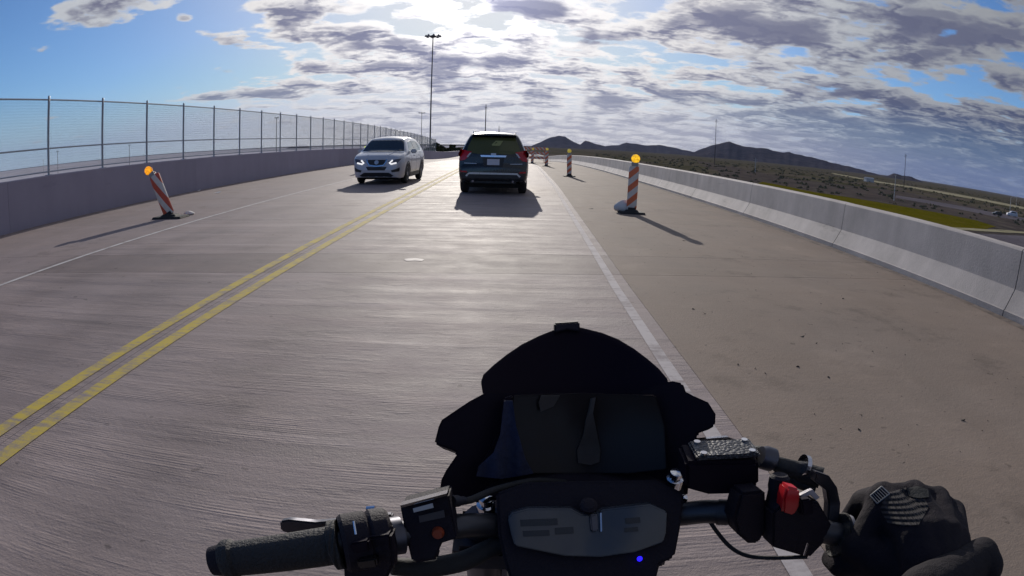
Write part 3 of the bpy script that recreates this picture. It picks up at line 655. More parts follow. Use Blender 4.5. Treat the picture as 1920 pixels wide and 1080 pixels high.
decal(bv, 'plate_recess', trim, suv, [(-.30, 1.04), (.30, 1.04), (.26, .80), (-.26, .80)], '-y', .008, .02)
pl = decal(bv, 'number_plate', plate, suv, [(-.17, 1.0), (.17, 1.0), (.17, .835), (-.17, .835)], '-y', .018, .012)
decal(bv, 'lower_bumper', trim, suv, [(-.92, .60), (.92, .60), (.90, .42), (-.90, .42)], '-y', .008, .03)
decal(bv, 'skid_trim', silver, suv, strip2([(-.74, .52), (-.66, .60), (.66, .60), (.74, .52)], .05), '-y', .022, .02)
decal(bv, 'badge', silver, suv, [(-.07, 1.16), (.07, 1.16), (.07, 1.11), (-.07, 1.11)], '-y', .014, .01)
for s in (-1, 1):
    MB().tube([(s*.60, .75, 1.735), (s*.605, .80, 1.775), (s*.61, 1.6, 1.795), (s*.60, 2.6, 1.765), (s*.59, 2.7, 1.715)], .016, 8).build('roof_rail', M['chrome'], suv, smooth=True)
    MB().box((s*1.0, 3.35, 1.10), (.16, .12, .15)).build('mirror', carblack, suv, bevel=.03)
    ax = '+x' if s > 0 else '-x'
    decal(bv, 'side_window', glass, suv, [(3.35, 1.20), (2.85, 1.55), (2.1, 1.60), (2.1, 1.19)], ax); decal(bv, 'side_window', glass, suv, [(2.0, 1.19), (2.0, 1.60), (1.15, 1.58), (1.0, 1.20)], ax)
    MB().tube([(s*.55, .02, .40), (s*.55, -.03, .385)], .035, 10).build('exhaust_tip', M['chrome'], suv)
MB().tube([(.12, .9, 1.76), (.12, .85, 1.95)], [.012, .005], 6).build('antenna', trim, suv)
wm = wheel_meshes(.375, .25)
for x in (-.835, .835):
    for y in (1.02, 3.88): wheel(suv, x, y, .375, x, *wm)
MB().box((0, .16, .40), (1.3, .10, .16)).build('rear_valance', trim, suv, bevel=.02)

# white SUV, oncoming
wv = thing('white_suv', (-4.32, 25.35, 0), 'white SUV coming towards the camera in the left lane with running lights on', 'car', 'SUVs on the bridge', math.pi-R(2.2))
L = 4.6
ZT = [(0, .62), (.02, .78), (.08, .95), (.12, 1.05), (.18, 1.12), (.60, 1.52), (.78, 1.59), (1.4, 1.645), (2.1, 1.66), (2.7, 1.63), (2.95, 1.575), (3.62, 1.13), (3.72, 1.105), (4.0, 1.07), (4.3, 1.00), (4.42, .95), (4.50, .86), (4.55, .72), (4.6, .56)]
ZL = [(0, .45), (.1, .34), (.5, .26), (4.0, .24), (4.4, .23), (4.55, .26), (4.6, .42)]
WW = [(.15, .84), (.3, .89), (.5, .925), (.75, .93), (.95, .915), (1.08, .885), (1.14, .86), (1.5, .68), (1.66, .585)]
PLN = [(0, .84), (.05, .90), (.2, .96), (.5, 1), (3.8, 1), (4.15, .975), (4.35, .93), (4.48, .86), (4.56, .76), (4.6, .66)]
mb = grid_body(L, ZT, ZL, WW, PLN, (.92, 3.62), rw=.385, zc=.345); bv = bvh_of(mb); mb.build('body', carwhite, wv, smooth=38)
MB().box((0, 2.3, .33), (1.45, 3.9, .32)).build('underbody', well, wv)
decal(bv, 'windscreen', glass, wv, [(-.60, 1.555), (.60, 1.555), (.68, 1.40), (.77, 1.15), (.40, 1.125), (-.40, 1.125), (-.77, 1.15), (-.68, 1.40)], '+y', .004)
decal(bv, 'rear_window', glass, wv, [(-.55, 1.47), (.55, 1.47), (.68, 1.15), (-.68, 1.15)], '-y', .004)
for s, f in ((1, lambda p: p), (-1, mir)):
    ax = '+x' if s > 0 else '-x'
    decal(bv, 'headlight', lampint, wv, f([(.40, .80), (.44, .73), (.58, .695), (.72, .74), (.80, .83), (.84, .90), (.66, .875)]), '+y', .008, .03, .06)
    decal(bv, 'running_light', drl, wv, f(strip2([(.56, .845), (.45, .745), (.52, .715), (.70, .755)], .05)), '+y', .022, .02, .06)
    decal(bv, 'fog_lamp_recess', trim, wv, f([(.52, .50), (.70, .55), (.80, .60), (.80, .46), (.55, .43)]), '+y', .008, .03)
    decal(bv, 'chrome_grille_trim', M['chrome'], wv, f(strip2([(.36, .885), (.33, .78), (.25, .67), (0, .64)], .042)), '+y', .022, .03)
    decal(bv, 'taillight', redlens, wv, f([(.55, 1.05), (.80, 1.10), (.86, .98), (.60, .93)]), '-y', .02, .03)
    decal(bv, 'side_window', glass, wv, [(3.16, 1.17), (2.75, 1.47), (2.12, 1.535), (2.1, 1.14)], ax); decal(bv, 'side_window', glass, wv, [(2.03, 1.14), (2.05, 1.535), (1.30, 1.52), (1.10, 1.16)], ax)
    decal(bv, 'quarter_window', glass, wv, [(1.02, 1.17), (1.20, 1.50), (.92, 1.46), (.72, 1.28)], ax)
    decal(bv, 'window_trim', M['chrome'], wv, strip2([(3.22, 1.145), (2.1, 1.115), (1.0, 1.14), (.66, 1.27)], .022), ax, .012, .02)
    for yy in (3.05, 2.07, 1.15): decal(bv, 'door_seam', trim, wv, strip2([(yy, 1.10), (yy-.02, .7), (yy+.0, .38)], .012), ax, .002, .01)
    for yy in (2.28, 1.28): decal(bv, 'door_handle', carwhite, wv, strip2([(yy, .985), (yy+.2, .98)], .03), ax, .030, .03)
    decal(bv, 'sill_cladding', trim, wv, [(3.22, .38), (1.34, .38), (1.34, .24), (3.22, .24)], ax, .010, .03)
    for wy in (.92, 3.62):
        decal(bv, 'arch_cladding', trim, wv, strip2([(wy+.425*math.cos(a), .345+.425*math.sin(a)) for a in np.linspace(.05, math.pi-.05, 12)], .055), ax, .010, .03)
    MB().box((s*1.0, 3.02, 1.135), (.22, .12, .15)).build('mirror', carwhite, wv, bevel=.035)
gr_ = decal(bv, 'grille', trim, wv, [(-.36, .86), (.36, .86), (.33, .76), (.22, .65), (-.22, .65), (-.33, .76)], '+y', .010, .03)
for z in (.70, .75, .80): decal(bv, 'grille_bar', mat('grille_bar_plastic', (.06, .06, .065), .3), gr_, strip2([(-.31, z), (.31, z)], .014), '+y', .018, .012)
decal(bv, 'badge', silver, wv, [(.075*math.cos(a), .775+.075*math.sin(a)) for a in np.linspace(0, 6.28, 15)[:-1]], '+y', .034, .02)
decal(bv, 'lower_grille', trim, wv, [(-.37, .62), (.37, .62), (.30, .50), (-.30, .50)], '+y', .008, .03)
decal(bv, 'lower_intake', trim, wv, [(-.60, .32), (-.44, .42), (.44, .42), (.60, .32), (.56, .25), (-.56, .25)], '+y', .008, .03)
decal(bv, 'front_lip', silver, wv, strip2([(-.5, .265), (.5, .265)], .03), '+y', .02, .03)
decal(bv, 'hood_crease', carwhite, wv, strip2([(-.5, 3.75), (-.36, 4.35)], .05), '+z', .012, .02); decal(bv, 'hood_crease', carwhite, wv, strip2([(.5, 3.75), (.36, 4.35)], .05), '+z', .012, .02)
wm2 = wheel_meshes(.355, .225)
for x in (-.80, .80):
    for y in (.92, 3.62): wheel(wv, x, y, .355, x, *wm2)

# tiny vehicles on the lower road
def small_car(px, py, L, W_, H_, m, label, name='parked_car', rz=1.2):
    g = gp(px, py, -7.05); o = thing(name, g, label, 'van' if name == 'white_van' else 'car', 'vehicles on the lower road', rz)
    MB().loft([[Vector((x, y, z)) for x, z in ((-W_/2*k, .3), (W_/2*k, .3), (W_/2*k, h*.55), (W_/2*k*.8, h), (-W_/2*k*.8, h), (-W_/2*k, h*.55))] for y, h, k in ((-L/2, H_*.55, .9), (-L/2+.4, H_*.9, 1), (-L/2+1, H_, 1), (L*.1, H_, 1), (L*.28, H_*.62, 1), (L/2-.2, H_*.55, .95), (L/2, H_*.4, .85))]).build('body', m, o, bevel=.05)
    MB().loft([[Vector((s*W_/2*.93, y, z)) for y, z in ((-L/2+.8, H_*.6), (L*.2, H_*.6), (L*.08, H_*.9), (-L/2+1.1, H_*.9))] for s in (-1, 1)]).build('window', glass, o)
    for sx in (-1, 1):
        for sy in (-.3, .3): MB().lathe((sx*W_*.42, sy*L, .33), (1, 0, 0), [(-.1, .32), (.1, .32)], 14).build('wheel', tyre_m, o)
small_car(1897, 406, 5.4, 2.0, 2.2, carwhite, 'white van on the far road under the street lamp', 'white_van')
small_car(1869, 404, 4.6, 1.8, 1.5, carblack, 'dark car on the far road left of the white van')
bld = gp(1629, 341, -7.1); o = thing('shed', bld, 'small pale shed far off on the plain', 'shed'); MB().box((0, 0, 1.6), (9, 5, 3.2)).build('wall', M['paleole'], o)
MB().add([(-4.8, -2.8, 3.2), (4.8, -2.8, 3.2), (4.8, 0, 4.2), (-4.8, 0, 4.2), (4.8, 2.8, 3.2), (-4.8, 2.8, 3.2)], [(0, 1, 2, 3), (3, 2, 4, 5), (0, 3, 5), (1, 4, 2)]).build('roof', M['paleole'], o)
# ------------------------------------------------------------------ motorcycle (handlebar, cockpit and front end)
bike = thing('motorcycle', (.075, .55, 0), 'black naked motorcycle ridden by the camera wearer, handlebar and fly screen in view', 'motorcycle', world=True)
BO = Vector(bike.location)
def pane(name, m, parent, pix, Yf, depth, mx=22, smooth=40, bevel=0.0, world_parent=None):
    bm = bmesh.new(); fv = bm.faces.new([bm.verts.new((x, y, 0)) for x, y in pix]); bmesh.ops.triangulate(bm, faces=[fv])
    for _ in range(6):
        le = [e for e in bm.edges if e.calc_length() > mx]
        if not le: break
        bmesh.ops.subdivide_edges(bm, edges=le, cuts=1); bmesh.ops.triangulate(bm, faces=[f for f in bm.faces if len(f.verts) > 3])
    for v in bm.verts:
        x, y = v.co.x, v.co.y; v.co = at(x, y, Yf(x, y) if callable(Yf) else Yf)-BO
    ext = bmesh.ops.extrude_face_region(bm, geom=list(bm.faces)); vv = [e for e in ext['geom'] if isinstance(e, bmesh.types.BMVert)]
    dv = Vector(depth) if hasattr(depth, '__len__') else Vector((0, depth, -depth*.25))
    for v in vv: v.co += dv
    bmesh.ops.recalc_face_normals(bm, faces=bm.faces)
    if bevel: bmesh.ops.bevel(bm, geom=[e for e in bm.edges if len(e.link_faces) == 2 and e.calc_face_angle(0) > .9], offset=bevel, segments=2, affect='EDGES', clamp_overlap=True)
    me = bpy.data.meshes.new(name); bm.to_mesh(me); bm.free(); me.materials.append(m)
    if smooth: me.shade_smooth(); me.set_sharp_from_angle(angle=R(smooth))
    return link(name, me, parent)
def spl(pts, n=8):                          # Catmull-Rom through points
    P = [Vector(p) for p in pts]; out = []
    for i in range(len(P)-1):
        a, b, c, d = P[max(i-1, 0)], P[i], P[i+1], P[min(i+2, len(P)-1)]
        for k in range(n):
            s = k/n; out.append(.5*((2*b)+(c-a)*s+(2*a-5*b+4*c-d)*s*s+(3*b-a-3*c+d)*s**3))
    return out+[P[-1]]
def ptube(name, m, pts, rad, parent=bike, n=12):
    P = spl([at(*p) for p in pts]); rr = rad if not hasattr(rad, '__len__') else list(np.interp(np.linspace(0, 1, len(P)), np.linspace(0, 1, len(rad)), rad))
    return MB().tube(P, rr, n).build(name, m, parent, smooth=True, origin=BO)
BAR = [(420, 1050, .472), (640, 1020, .50), (735, 1004, .52), (850, 988, .545), (935, 985, .575), (1100, 985, .60), (1270, 965, .585), (1350, 960, .57), (1450, 978, .545), (1560, 1000, .515), (1850, 1056, .465)]
bar_m = mat('handlebar_metal', (.075, .075, .085), .42, .75)
grip_m, gt, gb = newmat('ribbed_grip_rubber'); ob_ = gt.nodes.new('ShaderNodeTexCoord').outputs['Object']; gx, gy, gz = sep(gt, ob_)
gb.inputs['Base Color'].default_value = (.022, .020, .021, 1); gb.inputs['Roughness'].default_value = .7
bn = gt.nodes.new('ShaderNodeBump'); bn.inputs['Distance'].default_value = .004; gt.links.new(((gx*1150)._m('SINE')*gx.ss(-.26, -.21)*.6+noise(gt, ob_, 300)*.8).k, bn.inputs['Height']); gt.links.new(bn.outputs[0], gb.inputs['Normal'])
ptube('handlebar', bar_m, BAR, .0142, n=18)
G0, G1 = at(*BAR[0]), at(*BAR[1]); gd = (G1-G0).normalized()
MB().tube([G0-gd*.002, G0+gd*.003, G0+gd*.012, G0+gd*.016, G0+(G1-G0)*.5, G1-gd*.03, G1-gd*.012, G1-gd*.009, G1], [.019, .0225, .0225, .0195, .0205, .021, .021, .027, .027], 24).build('grip', grip_m, bike, smooth=35, origin=BO)
MB().lathe(G0-gd*.016, gd, [(0, .010), (.001, .016), (.012, .018), (.016, .018)], 20).build('bar_end', M['matte'], bike, smooth=35, origin=BO)
H0_, H1_ = at(640, 1020, .50), at(733, 1006, .52); hd = (H1_-H0_).normalized()
MB().tube([H0_, H0_+hd*.004, H0_+hd*.028, H0_+hd*.030, H0_+hd*.034, H1_-hd*.004, H1_], [.029, .032, .0325, .030, .033, .0325, .029], 20).build('switch_housing', M['matte'], bike, smooth=30, origin=BO)
pane('switch_housing', M['matte'], bike, [(640, 1015), (733, 1003), (738, 1060), (722, 1095), (646, 1100)], .485, .03, bevel=.003)
pane('indicator_switch', M['black'], bike, [(655, 1020), (690, 1014), (694, 1034), (660, 1040)], .474, .012, bevel=.002)
pane('horn_button', M['gloss'], bike, [(668, 1052), (705, 1047), (708, 1064), (672, 1068)], .468, .014, bevel=.002)
for a, b in (((663, 977), (667, 1002)),): MB().tube([at(*a, .478), at(*b, .470)], .0012, 6).build('housing_seam', M['chrome'], bike, origin=BO)
pane('clutch_lever', M['alu'], bike, [(524, 978), (526, 996), (545, 1002), (600, 1004), (650, 996), (735, 985), (735, 965), (640, 976), (590, 980), (540, 975)], lambda x, y: .535+(x-524)/210*.03, .012, bevel=.002)
MB().tube([at(733, 1006, .519), at(752, 1003, .524)], .021, 18).build('perch_clamp', M['alu'], bike, smooth=35, origin=BO)
pane('perch_box', M['matte'], bike, [(750, 950), (841, 927), (857, 1010), (829, 1019), (816, 1047), (772, 1054), (763, 1016)], lambda x, y: .515+(1000-y)*.0002, .035, bevel=.003)
pane('box_highlight', M['chrome'], bike, [(750, 948), (838, 925), (840, 929), (752, 952)], .520, .012)  # highlight along the top of the box, added as a bright strip
pane('warning_label', mat('pale_label', (.55, .56, .58), .4), bike, [(774, 954), (811, 944), (813, 952), (776, 961)], .5155, .001)
pane('warning_label', mat('grey_label', (.07, .07, .08), .4), bike, [(785, 968), (832, 957), (834, 970), (787, 980)], .514, .001)
MB().lathe(at(821, 1000, .512), Vector((0, 1, -.3)), [(-.004, .005), (0, .0065), (.01, .0065)], 14).build('mode_button', mat('orange_button', (.28, .05, .02), .4), bike, smooth=35, origin=BO)
pane('perch_foot', M['matte'], bike, [(770, 1030), (818, 1022), (822, 1050), (775, 1058)], .512, .02, bevel=.003)
ptube('cable_bundle', M['rubber'], [(735, 1062, .52), (800, 1064, .535), (868, 1052, .55), (915, 1030, .562), (960, 1012, .575)], [.010, .012, .012, .011, .013])
ptube('clutch_cable', M['rubber'], [(845, 940, .55), (880, 938, .57), (930, 918, .60), (1000, 902, .63), (1060, 905, .65)], .0042)
MB().lathe(at(846, 940, .545), (at(880, 938, .57)-at(846, 940, .545)), [(0, .0065), (.012, .0065), (.014, .005), (.022, .005)], 12).build('cable_adjuster', M['alu'], bike, smooth=35, origin=BO)
MB().lathe(at(697, 954, .56), Vector((1, 0, .1)), [(-.006, .003), (.004, .004)], 10).build('chrome_bit', M['chrome'], bike, origin=BO)  # small chrome disc next to the clutch lever
# right side controls
wet, wt, wb = newmat('wet_reservoir_cap'); ob_ = wt.nodes.new('ShaderNodeTexCoord').outputs['Object']; vo = wt.nodes.new('ShaderNodeTexVoronoi'); vo.inputs['Scale'].default_value = 260; wt.links.new(ob_, vo.inputs['Vector'])
dv_ = V(wt, vo.outputs['Distance']); wt.links.new(mix(wt, dv_.ss(.15, .55), (.10, .10, .11), (.03, .03, .035)), wb.inputs['Base Color']); wb.inputs['Roughness'].default_value = .42
bn = wt.nodes.new('ShaderNodeBump'); bn.inputs['Distance'].default_value = .0012; bn.invert = True; wt.links.new(dv_.k, bn.inputs['Height']); wt.links.new(bn.outputs[0], wb.inputs['Normal'])
res = pane('fluid_reservoir', M['black'], bike, [(1286, 868), (1424, 866), (1424, 912), (1400, 928), (1330, 930), (1286, 918)], .565, (0, .040, .004), bevel=.004)
c4 = [at(1305, 868, .566), at(1424, 866, .566), at(1424, 838, .605), at(1306, 836, .605)]
zz = sum(p.z for p in c4[:2])/2+.0035
MB().add([(p.x, p.y, zz+dz_) for dz_ in (0, .006) for p in (c4[0], c4[1], Vector((c4[1].x, c4[2].y, 0)), Vector((c4[0].x, c4[3].y, 0)))], [(0, 1, 2, 3), (4, 5, 6, 7), (0, 1, 5, 4), (1, 2, 6, 5), (2, 3, 7, 6), (3, 0, 4, 7)]).build('reservoir_cap', wet, bike, bevel=.002, origin=BO)
for fx, fy in ((.12, .15), (.88, .15), (.12, .85), (.88, .85)): MB().lathe((c4[0].x+(c4[1].x-c4[0].x)*fx, .566+.039*fy, zz+.006), (0, 0, 1), [(0, .004), (.002, .004)], 10).build('cap_screw', M['chrome'], bike, origin=BO)
pane('mirror_bracket', M['black'], bike, [(1309, 826), (1366, 821), (1400, 833), (1399, 838), (1309, 838)], .655, .015, bevel=.002)
pane('bracket_edge', M['chrome'], bike, [(1308, 824), (1366, 819), (1366, 822), (1308, 828)], .653, .008)
pane('brake_perch', M['matte'], bike, [(1390, 925), (1436, 920), (1438, 992), (1424, 1020), (1404, 1020), (1384, 1003), (1376, 975)], .525, .035, bevel=.004)
MB().lathe(at(1450, 950, .53), Vector((.05, .15, 1)), [(0, .0105), (.020, .0105), (.026, .012), (.036, .012), (.039, .009)], 16).build('lever_pivot', M['matte'], bike, smooth=35, origin=BO)
MB().tube([at(1345, 960, .5705), at(1366, 961, .566)], .0155, 18).tube([at(1372, 961, .565), at(1392, 963, .56)], .0155, 18).build('bar_sleeve', bar_m, bike, smooth=35, origin=BO)
red = mat('red_switch_plastic', (.60, .012, .018), .38, var=.08)
pane('kill_switch', red, bike, [(1476, 912), (1501, 918), (1500, 950), (1494, 962), (1484, 968), (1467, 963), (1470, 935)], lambda x, y: .498+((y-938)/28)**2*.006, (0, .02, -.004), bevel=.003, mx=9)
pane('switch_housing', M['matte'], bike, [(1450, 960), (1470, 945), (1536, 942), (1560, 985), (1545, 1020), (1519, 1047), (1448, 1026)], .505, .035, bevel=.004)
pane('start_button', M['black'], bike, [(1502, 938), (1522, 935), (1527, 965), (1505, 968)], .496, .012, bevel=.002)
pane('switch_cap', mat('pale_cap', (.50, .45, .46), .35), bike, [(1500, 929), (1518, 920), (1524, 918), (1537, 933), (1530, 938), (1520, 928), (1506, 932)], .512, .006)
MB().tube([at(1508, 1041, .490), at(1515, 1018, .492)], .0014, 6).build('housing_seam', M['chrome'], bike, origin=BO)
ptube('brake_hose', M['rubber'], [(1400, 846, .60), (1426, 852, .59), (1450, 866, .575), (1500, 884, .565), (1540, 896, .55)], [.006, .010, .008, .012, .013])
MB().lathe(at(1440, 860, .575), Vector((1, 0, -.35)), [(-.012, .012), (-.006, .014), (.006, .014), (.010, .010)], 14).build('hose_fitting', M['alu'], bike, smooth=35, origin=BO)
MB().lathe(at(1508, 872, .56), Vector((1, 0, -.25)), [(-.003, .0125), (.003, .0125)], 16).build('hose_clip', M['chrome'], bike, origin=BO)
ptube('hose_branch', M['rubber'], [(1445, 862, .58), (1475, 890, .57), (1505, 908, .56), (1530, 915, .55)], .007)
pane('brake_lever', M['alu'], bike, [(1530, 884), (1556, 893), (1571, 915), (1577, 945), (1574, 985), (1566, 1010), (1546, 1005), (1551, 985), (1554, 945), (1550, 920), (1528, 902)], lambda x, y: .535-abs(y-940)*.0002, .014, bevel=.003, mx=10)
ptube('throttle_cable', M['rubber'], [(1325, 968, .575), (1345, 998, .565), (1369, 1025, .555), (1398, 1041, .545), (1440, 1046, .535), (1514, 1044, .515)], .0026)
RG0, RG1 = at(1570, 1002, .513), at(1852, 1056, .465); rd = (RG1-RG0).normalized()
MB().tube([RG0, RG0+rd*.004, RG0+rd*.006, RG1-rd*.01, RG1], [.027, .027, .0205, .0205, .019], 22).build('grip', grip_m, bike, smooth=35, origin=BO)
MB().lathe(RG0+rd*.007, rd, [(0, .024), (.003, .026), (.006, .022)], 20).build('grip_flange', M['alu'], bike, smooth=True, origin=BO)
# clamps, yoke bolts
for px, py, Y in ((911, 946, .60), (1262, 897, .63), (1270, 945, .60)):
    MB().lathe(at(px, py+14, Y), Vector((0, -.25, 1)), [(0, .011), (.014, .011), (.015, .008), (.024, .008), (.025, .004)], 12).build('fork_bolt', M['chrome'], bike, smooth=35, origin=BO)
# dash
dY = lambda x, y: .565-(y-940)*.00042
pane('dash_housing', M['matte'], bike, [(930, 925), (990, 905), (1230, 900), (1284, 925), (1276, 992), (1266, 1045), (1238, 1058), (1228, 1100), (960, 1100), (944, 1048), (934, 1000)], lambda x, y: dY(x, y)+.008, (0, .05, -.03), bevel=.004, mx=40)
lens_m = mat('dash_lens', (.045, .050, .060), .16, var=.35, scale=14, coat=.6)
dash = pane('dash_lens', lens_m, bike, [(952, 972), (960, 962), (990, 954), (1070, 954), (1091, 965), (1118, 965), (1130, 956), (1219, 946), (1251, 960), (1249, 1000), (1244, 1017), (1190, 1036), (1127, 1045), (1059, 1043), (965, 1024), (958, 1000)], dY, .01, bevel=.0015, mx=40)
lcd = mat('dash_lcd_segments', (.022, .025, .031), .25)
for q in ([(975, 975), (1045, 972), (1046, 984), (976, 987)], [(980, 996), (1030, 994), (1031, 1004), (981, 1006)], [(1172, 972), (1200, 970), (1201, 980), (1173, 982)], [(1170, 990), (1196, 988), (1197, 996), (1171, 998)], [(1040, 990), (1075, 988), (1076, 1000), (1041, 1002)]):
    pane('lcd_segment', lcd, dash, q, lambda x, y: dY(x, y)-.0006, .0004)
pane('centre_trim', M['alu'], bike, [(1106, 966), (1120, 964), (1122, 996), (1109, 998)], lambda x, y: dY(x, y)-.004, .006, bevel=.0015)
pane('centre_rib', M['chrome'], bike, [(1125, 962), (1128, 961), (1129, 996), (1126, 997)], lambda x, y: dY(x, y)-.004, .006)
MB().lathe(at(1103, 950, .56), Vector((0, -.5, 1)), [(0, .0095), (.004, .0095), (.005, .007), (.006, .006), (.0065, .002)], 18).build('centre_bolt', M['matte'], bike, smooth=35, origin=BO)
MB().lathe(at(1199, 1048, dY(1199, 1048)+.004), Vector((0, -.7, .7)), [(0, .003), (.003, .0028), (.0042, .001)], 12).build('indicator_light', mat('blue_indicator', (.02, .02, .5), .3, emit=(.02, .01, 1), es=1.6), bike, smooth=True, origin=BO)
# fly screen and cowl
sY = lambda x, y: .82-(y-610)*.00062-((x-1082)/180)**2*.05
pane('fly_screen', M['screen'], bike, [(905, 738), (902, 718), (906, 706), (925, 688), (950, 668), (978, 649), (1010, 633), (1040, 621), (1065, 616), (1090, 617), (1130, 627), (1160, 639), (1190, 657), (1215, 676), (1236, 694), (1252, 713), (1256, 732), (1200, 748), (1080, 752), (960, 748)], sY, (0, .004, .001), mx=16, smooth=60)
pane('screen_clip', M['matte'], bike, [(1040, 606), (1087, 603), (1088, 622), (1064, 618), (1040, 624)], lambda x, y: sY(x, y)-.006, .02, bevel=.002)
cY = lambda x, y: .715-math.sqrt((x-1080)**2+70**2)*.00022+(y-800)*-.00025
pane('headlight_cowl', M['black'], bike, [(906, 738), (880, 752), (850, 772), (828, 787), (822, 800), (814, 832), (850, 845), (858, 850), (836, 882), (827, 900), (824, 925), (850, 935), (905, 944), (960, 930), (1290, 930), (1294, 890), (1306, 850), (1308, 813), (1330, 805), (1342, 798), (1343, 776), (1329, 754), (1300, 741), (1287, 734), (1281, 718), (1262, 714), (1250, 716), (1200, 734), (1080, 742), (960, 736)], cY, (0, .09, -.055), mx=16, bevel=.003, smooth=70)
pane('inner_panel', M['panelgloss'], bike, [(962, 742), (1080, 738), (1230, 742), (1246, 800), (1250, 880), (1180, 888), (960, 888), (950, 840)], lambda x, y: cY(x, y)-.012-((y-815)/75)**2*.004, .008, mx=18, bevel=.0015, smooth=60)
pane('panel_rim', M['black'], bike, [(944, 748), (962, 742), (952, 838), (962, 890), (930, 894), (892, 886), (915, 850), (935, 810)], lambda x, y: cY(x, y)-.014, .010, bevel=.002)
pane('cockpit_tray', M['matte'], bike, [(905, 920), (960, 888), (1250, 888), (1290, 900), (1284, 935), (1230, 945), (950, 950)], lambda x, y: .66-(y-890)*.0008, .02, bevel=.003)
pane('blue_reflection', mat('blue_reflection_tone', (.014, .018, .050), .85, var=.6, scale=22, bump=.5), bike, [(945, 752), (961, 752), (968, 800), (985, 860), (1000, 888), (940, 898), (893, 893), (897, 876), (925, 850), (938, 815)], lambda x, y: cY(x, y)-.024+.004*math.sin(x*.14), .004, mx=9, smooth=80)  # blue reflection of the rider, modelled as a coloured piece on the panel
pane('tan_reflection', mat('tan_reflection_tone', (.040, .031, .028), .8, var=.4, scale=30), bike, [(1108, 748), (1117, 746), (1112, 775), (1106, 800), (1112, 820), (1126, 845), (1124, 866), (1108, 872), (1084, 868), (1082, 845), (1094, 815), (1098, 790), (1104, 770)], lambda x, y: cY(x, y)-.020-.003*math.sin((y-748)*.05), .004, mx=9, smooth=80)  # tan part of the rider's reflection, built as a thin coloured piece
pane('tan_reflection', bpy.data.materials['tan_reflection_tone'], bike, [(1015, 742), (1050, 742), (1038, 762), (1014, 772), (1010, 756)], lambda x, y: cY(x, y)-.020, .003, mx=9, smooth=80)  # second tan reflection shape, likewise a coloured piece
# front end below the bars
fork = M['alu']; cx0 = BO.x
for s in (-.095, .095): MB().tube([(cx0+s, .60, .98), (cx0+s, .80, .55), (cx0+s, .93, .31)], [.024, .024, .027], 14).build('fork_leg', fork, bike, smooth=True, origin=BO)
MB().box((cx0, .615, .94), (.26, .09, .035)).build('yoke', M['alu'], bike, bevel=.008, origin=BO)
wme = wheel_meshes(.30, .12); fw = link('wheel', wme[0], bike, Vector((cx0, .95, .30))-BO); link('rim', wme[1], fw)
MB().lathe((cx0, .95, .30), (1, 0, 0), [(-.07, .315), (-.06, .33), (.06, .33), (.07, .315)], 32).build('mudguard', M['black'], bike, origin=BO)
MB().lathe((cx0, .73, .86), (.0, 1, -.15), [(-.02, .08), (.05, .105), (.12, .10), (.15, .02)], 20).build('headlight', M['black'], bike, smooth=True, origin=BO)
rings = []
for yy, w_, zt, zb in ((.46, .06, .93, .80), (.40, .13, .98, .74), (.25, .17, 1.0, .70), (.08, .16, .97, .68), (-.06, .10, .88, .70)):
    rings.append([(cx0+w_*math.cos(a), yy, (zt+zb)/2+(zt-zb)/2*math.sin(a)) for a in np.linspace(0, 2*math.pi, 17)[:-1]])
MB().loft(rings).build('fuel_tank', M['gloss'], bike, smooth=True, origin=BO)
MB().box((cx0, -.38, .80), (.26, .62, .10)).build('seat', M['matte'], bike, bevel=.03, origin=BO)
MB().box((cx0, .18, .45), (.34, .62, .46)).build('engine', M['alu'], bike, bevel=.05, origin=BO)
wme2 = wheel_meshes(.31, .17); bw = link('wheel', wme2[0], bike, Vector((cx0, -.45, .31))-BO); link('rim', wme2[1], bw)
MB().box((cx0, -.15, .40), (.10, .70, .10)).build('swingarm', M['alu'], bike, bevel=.02, origin=BO)

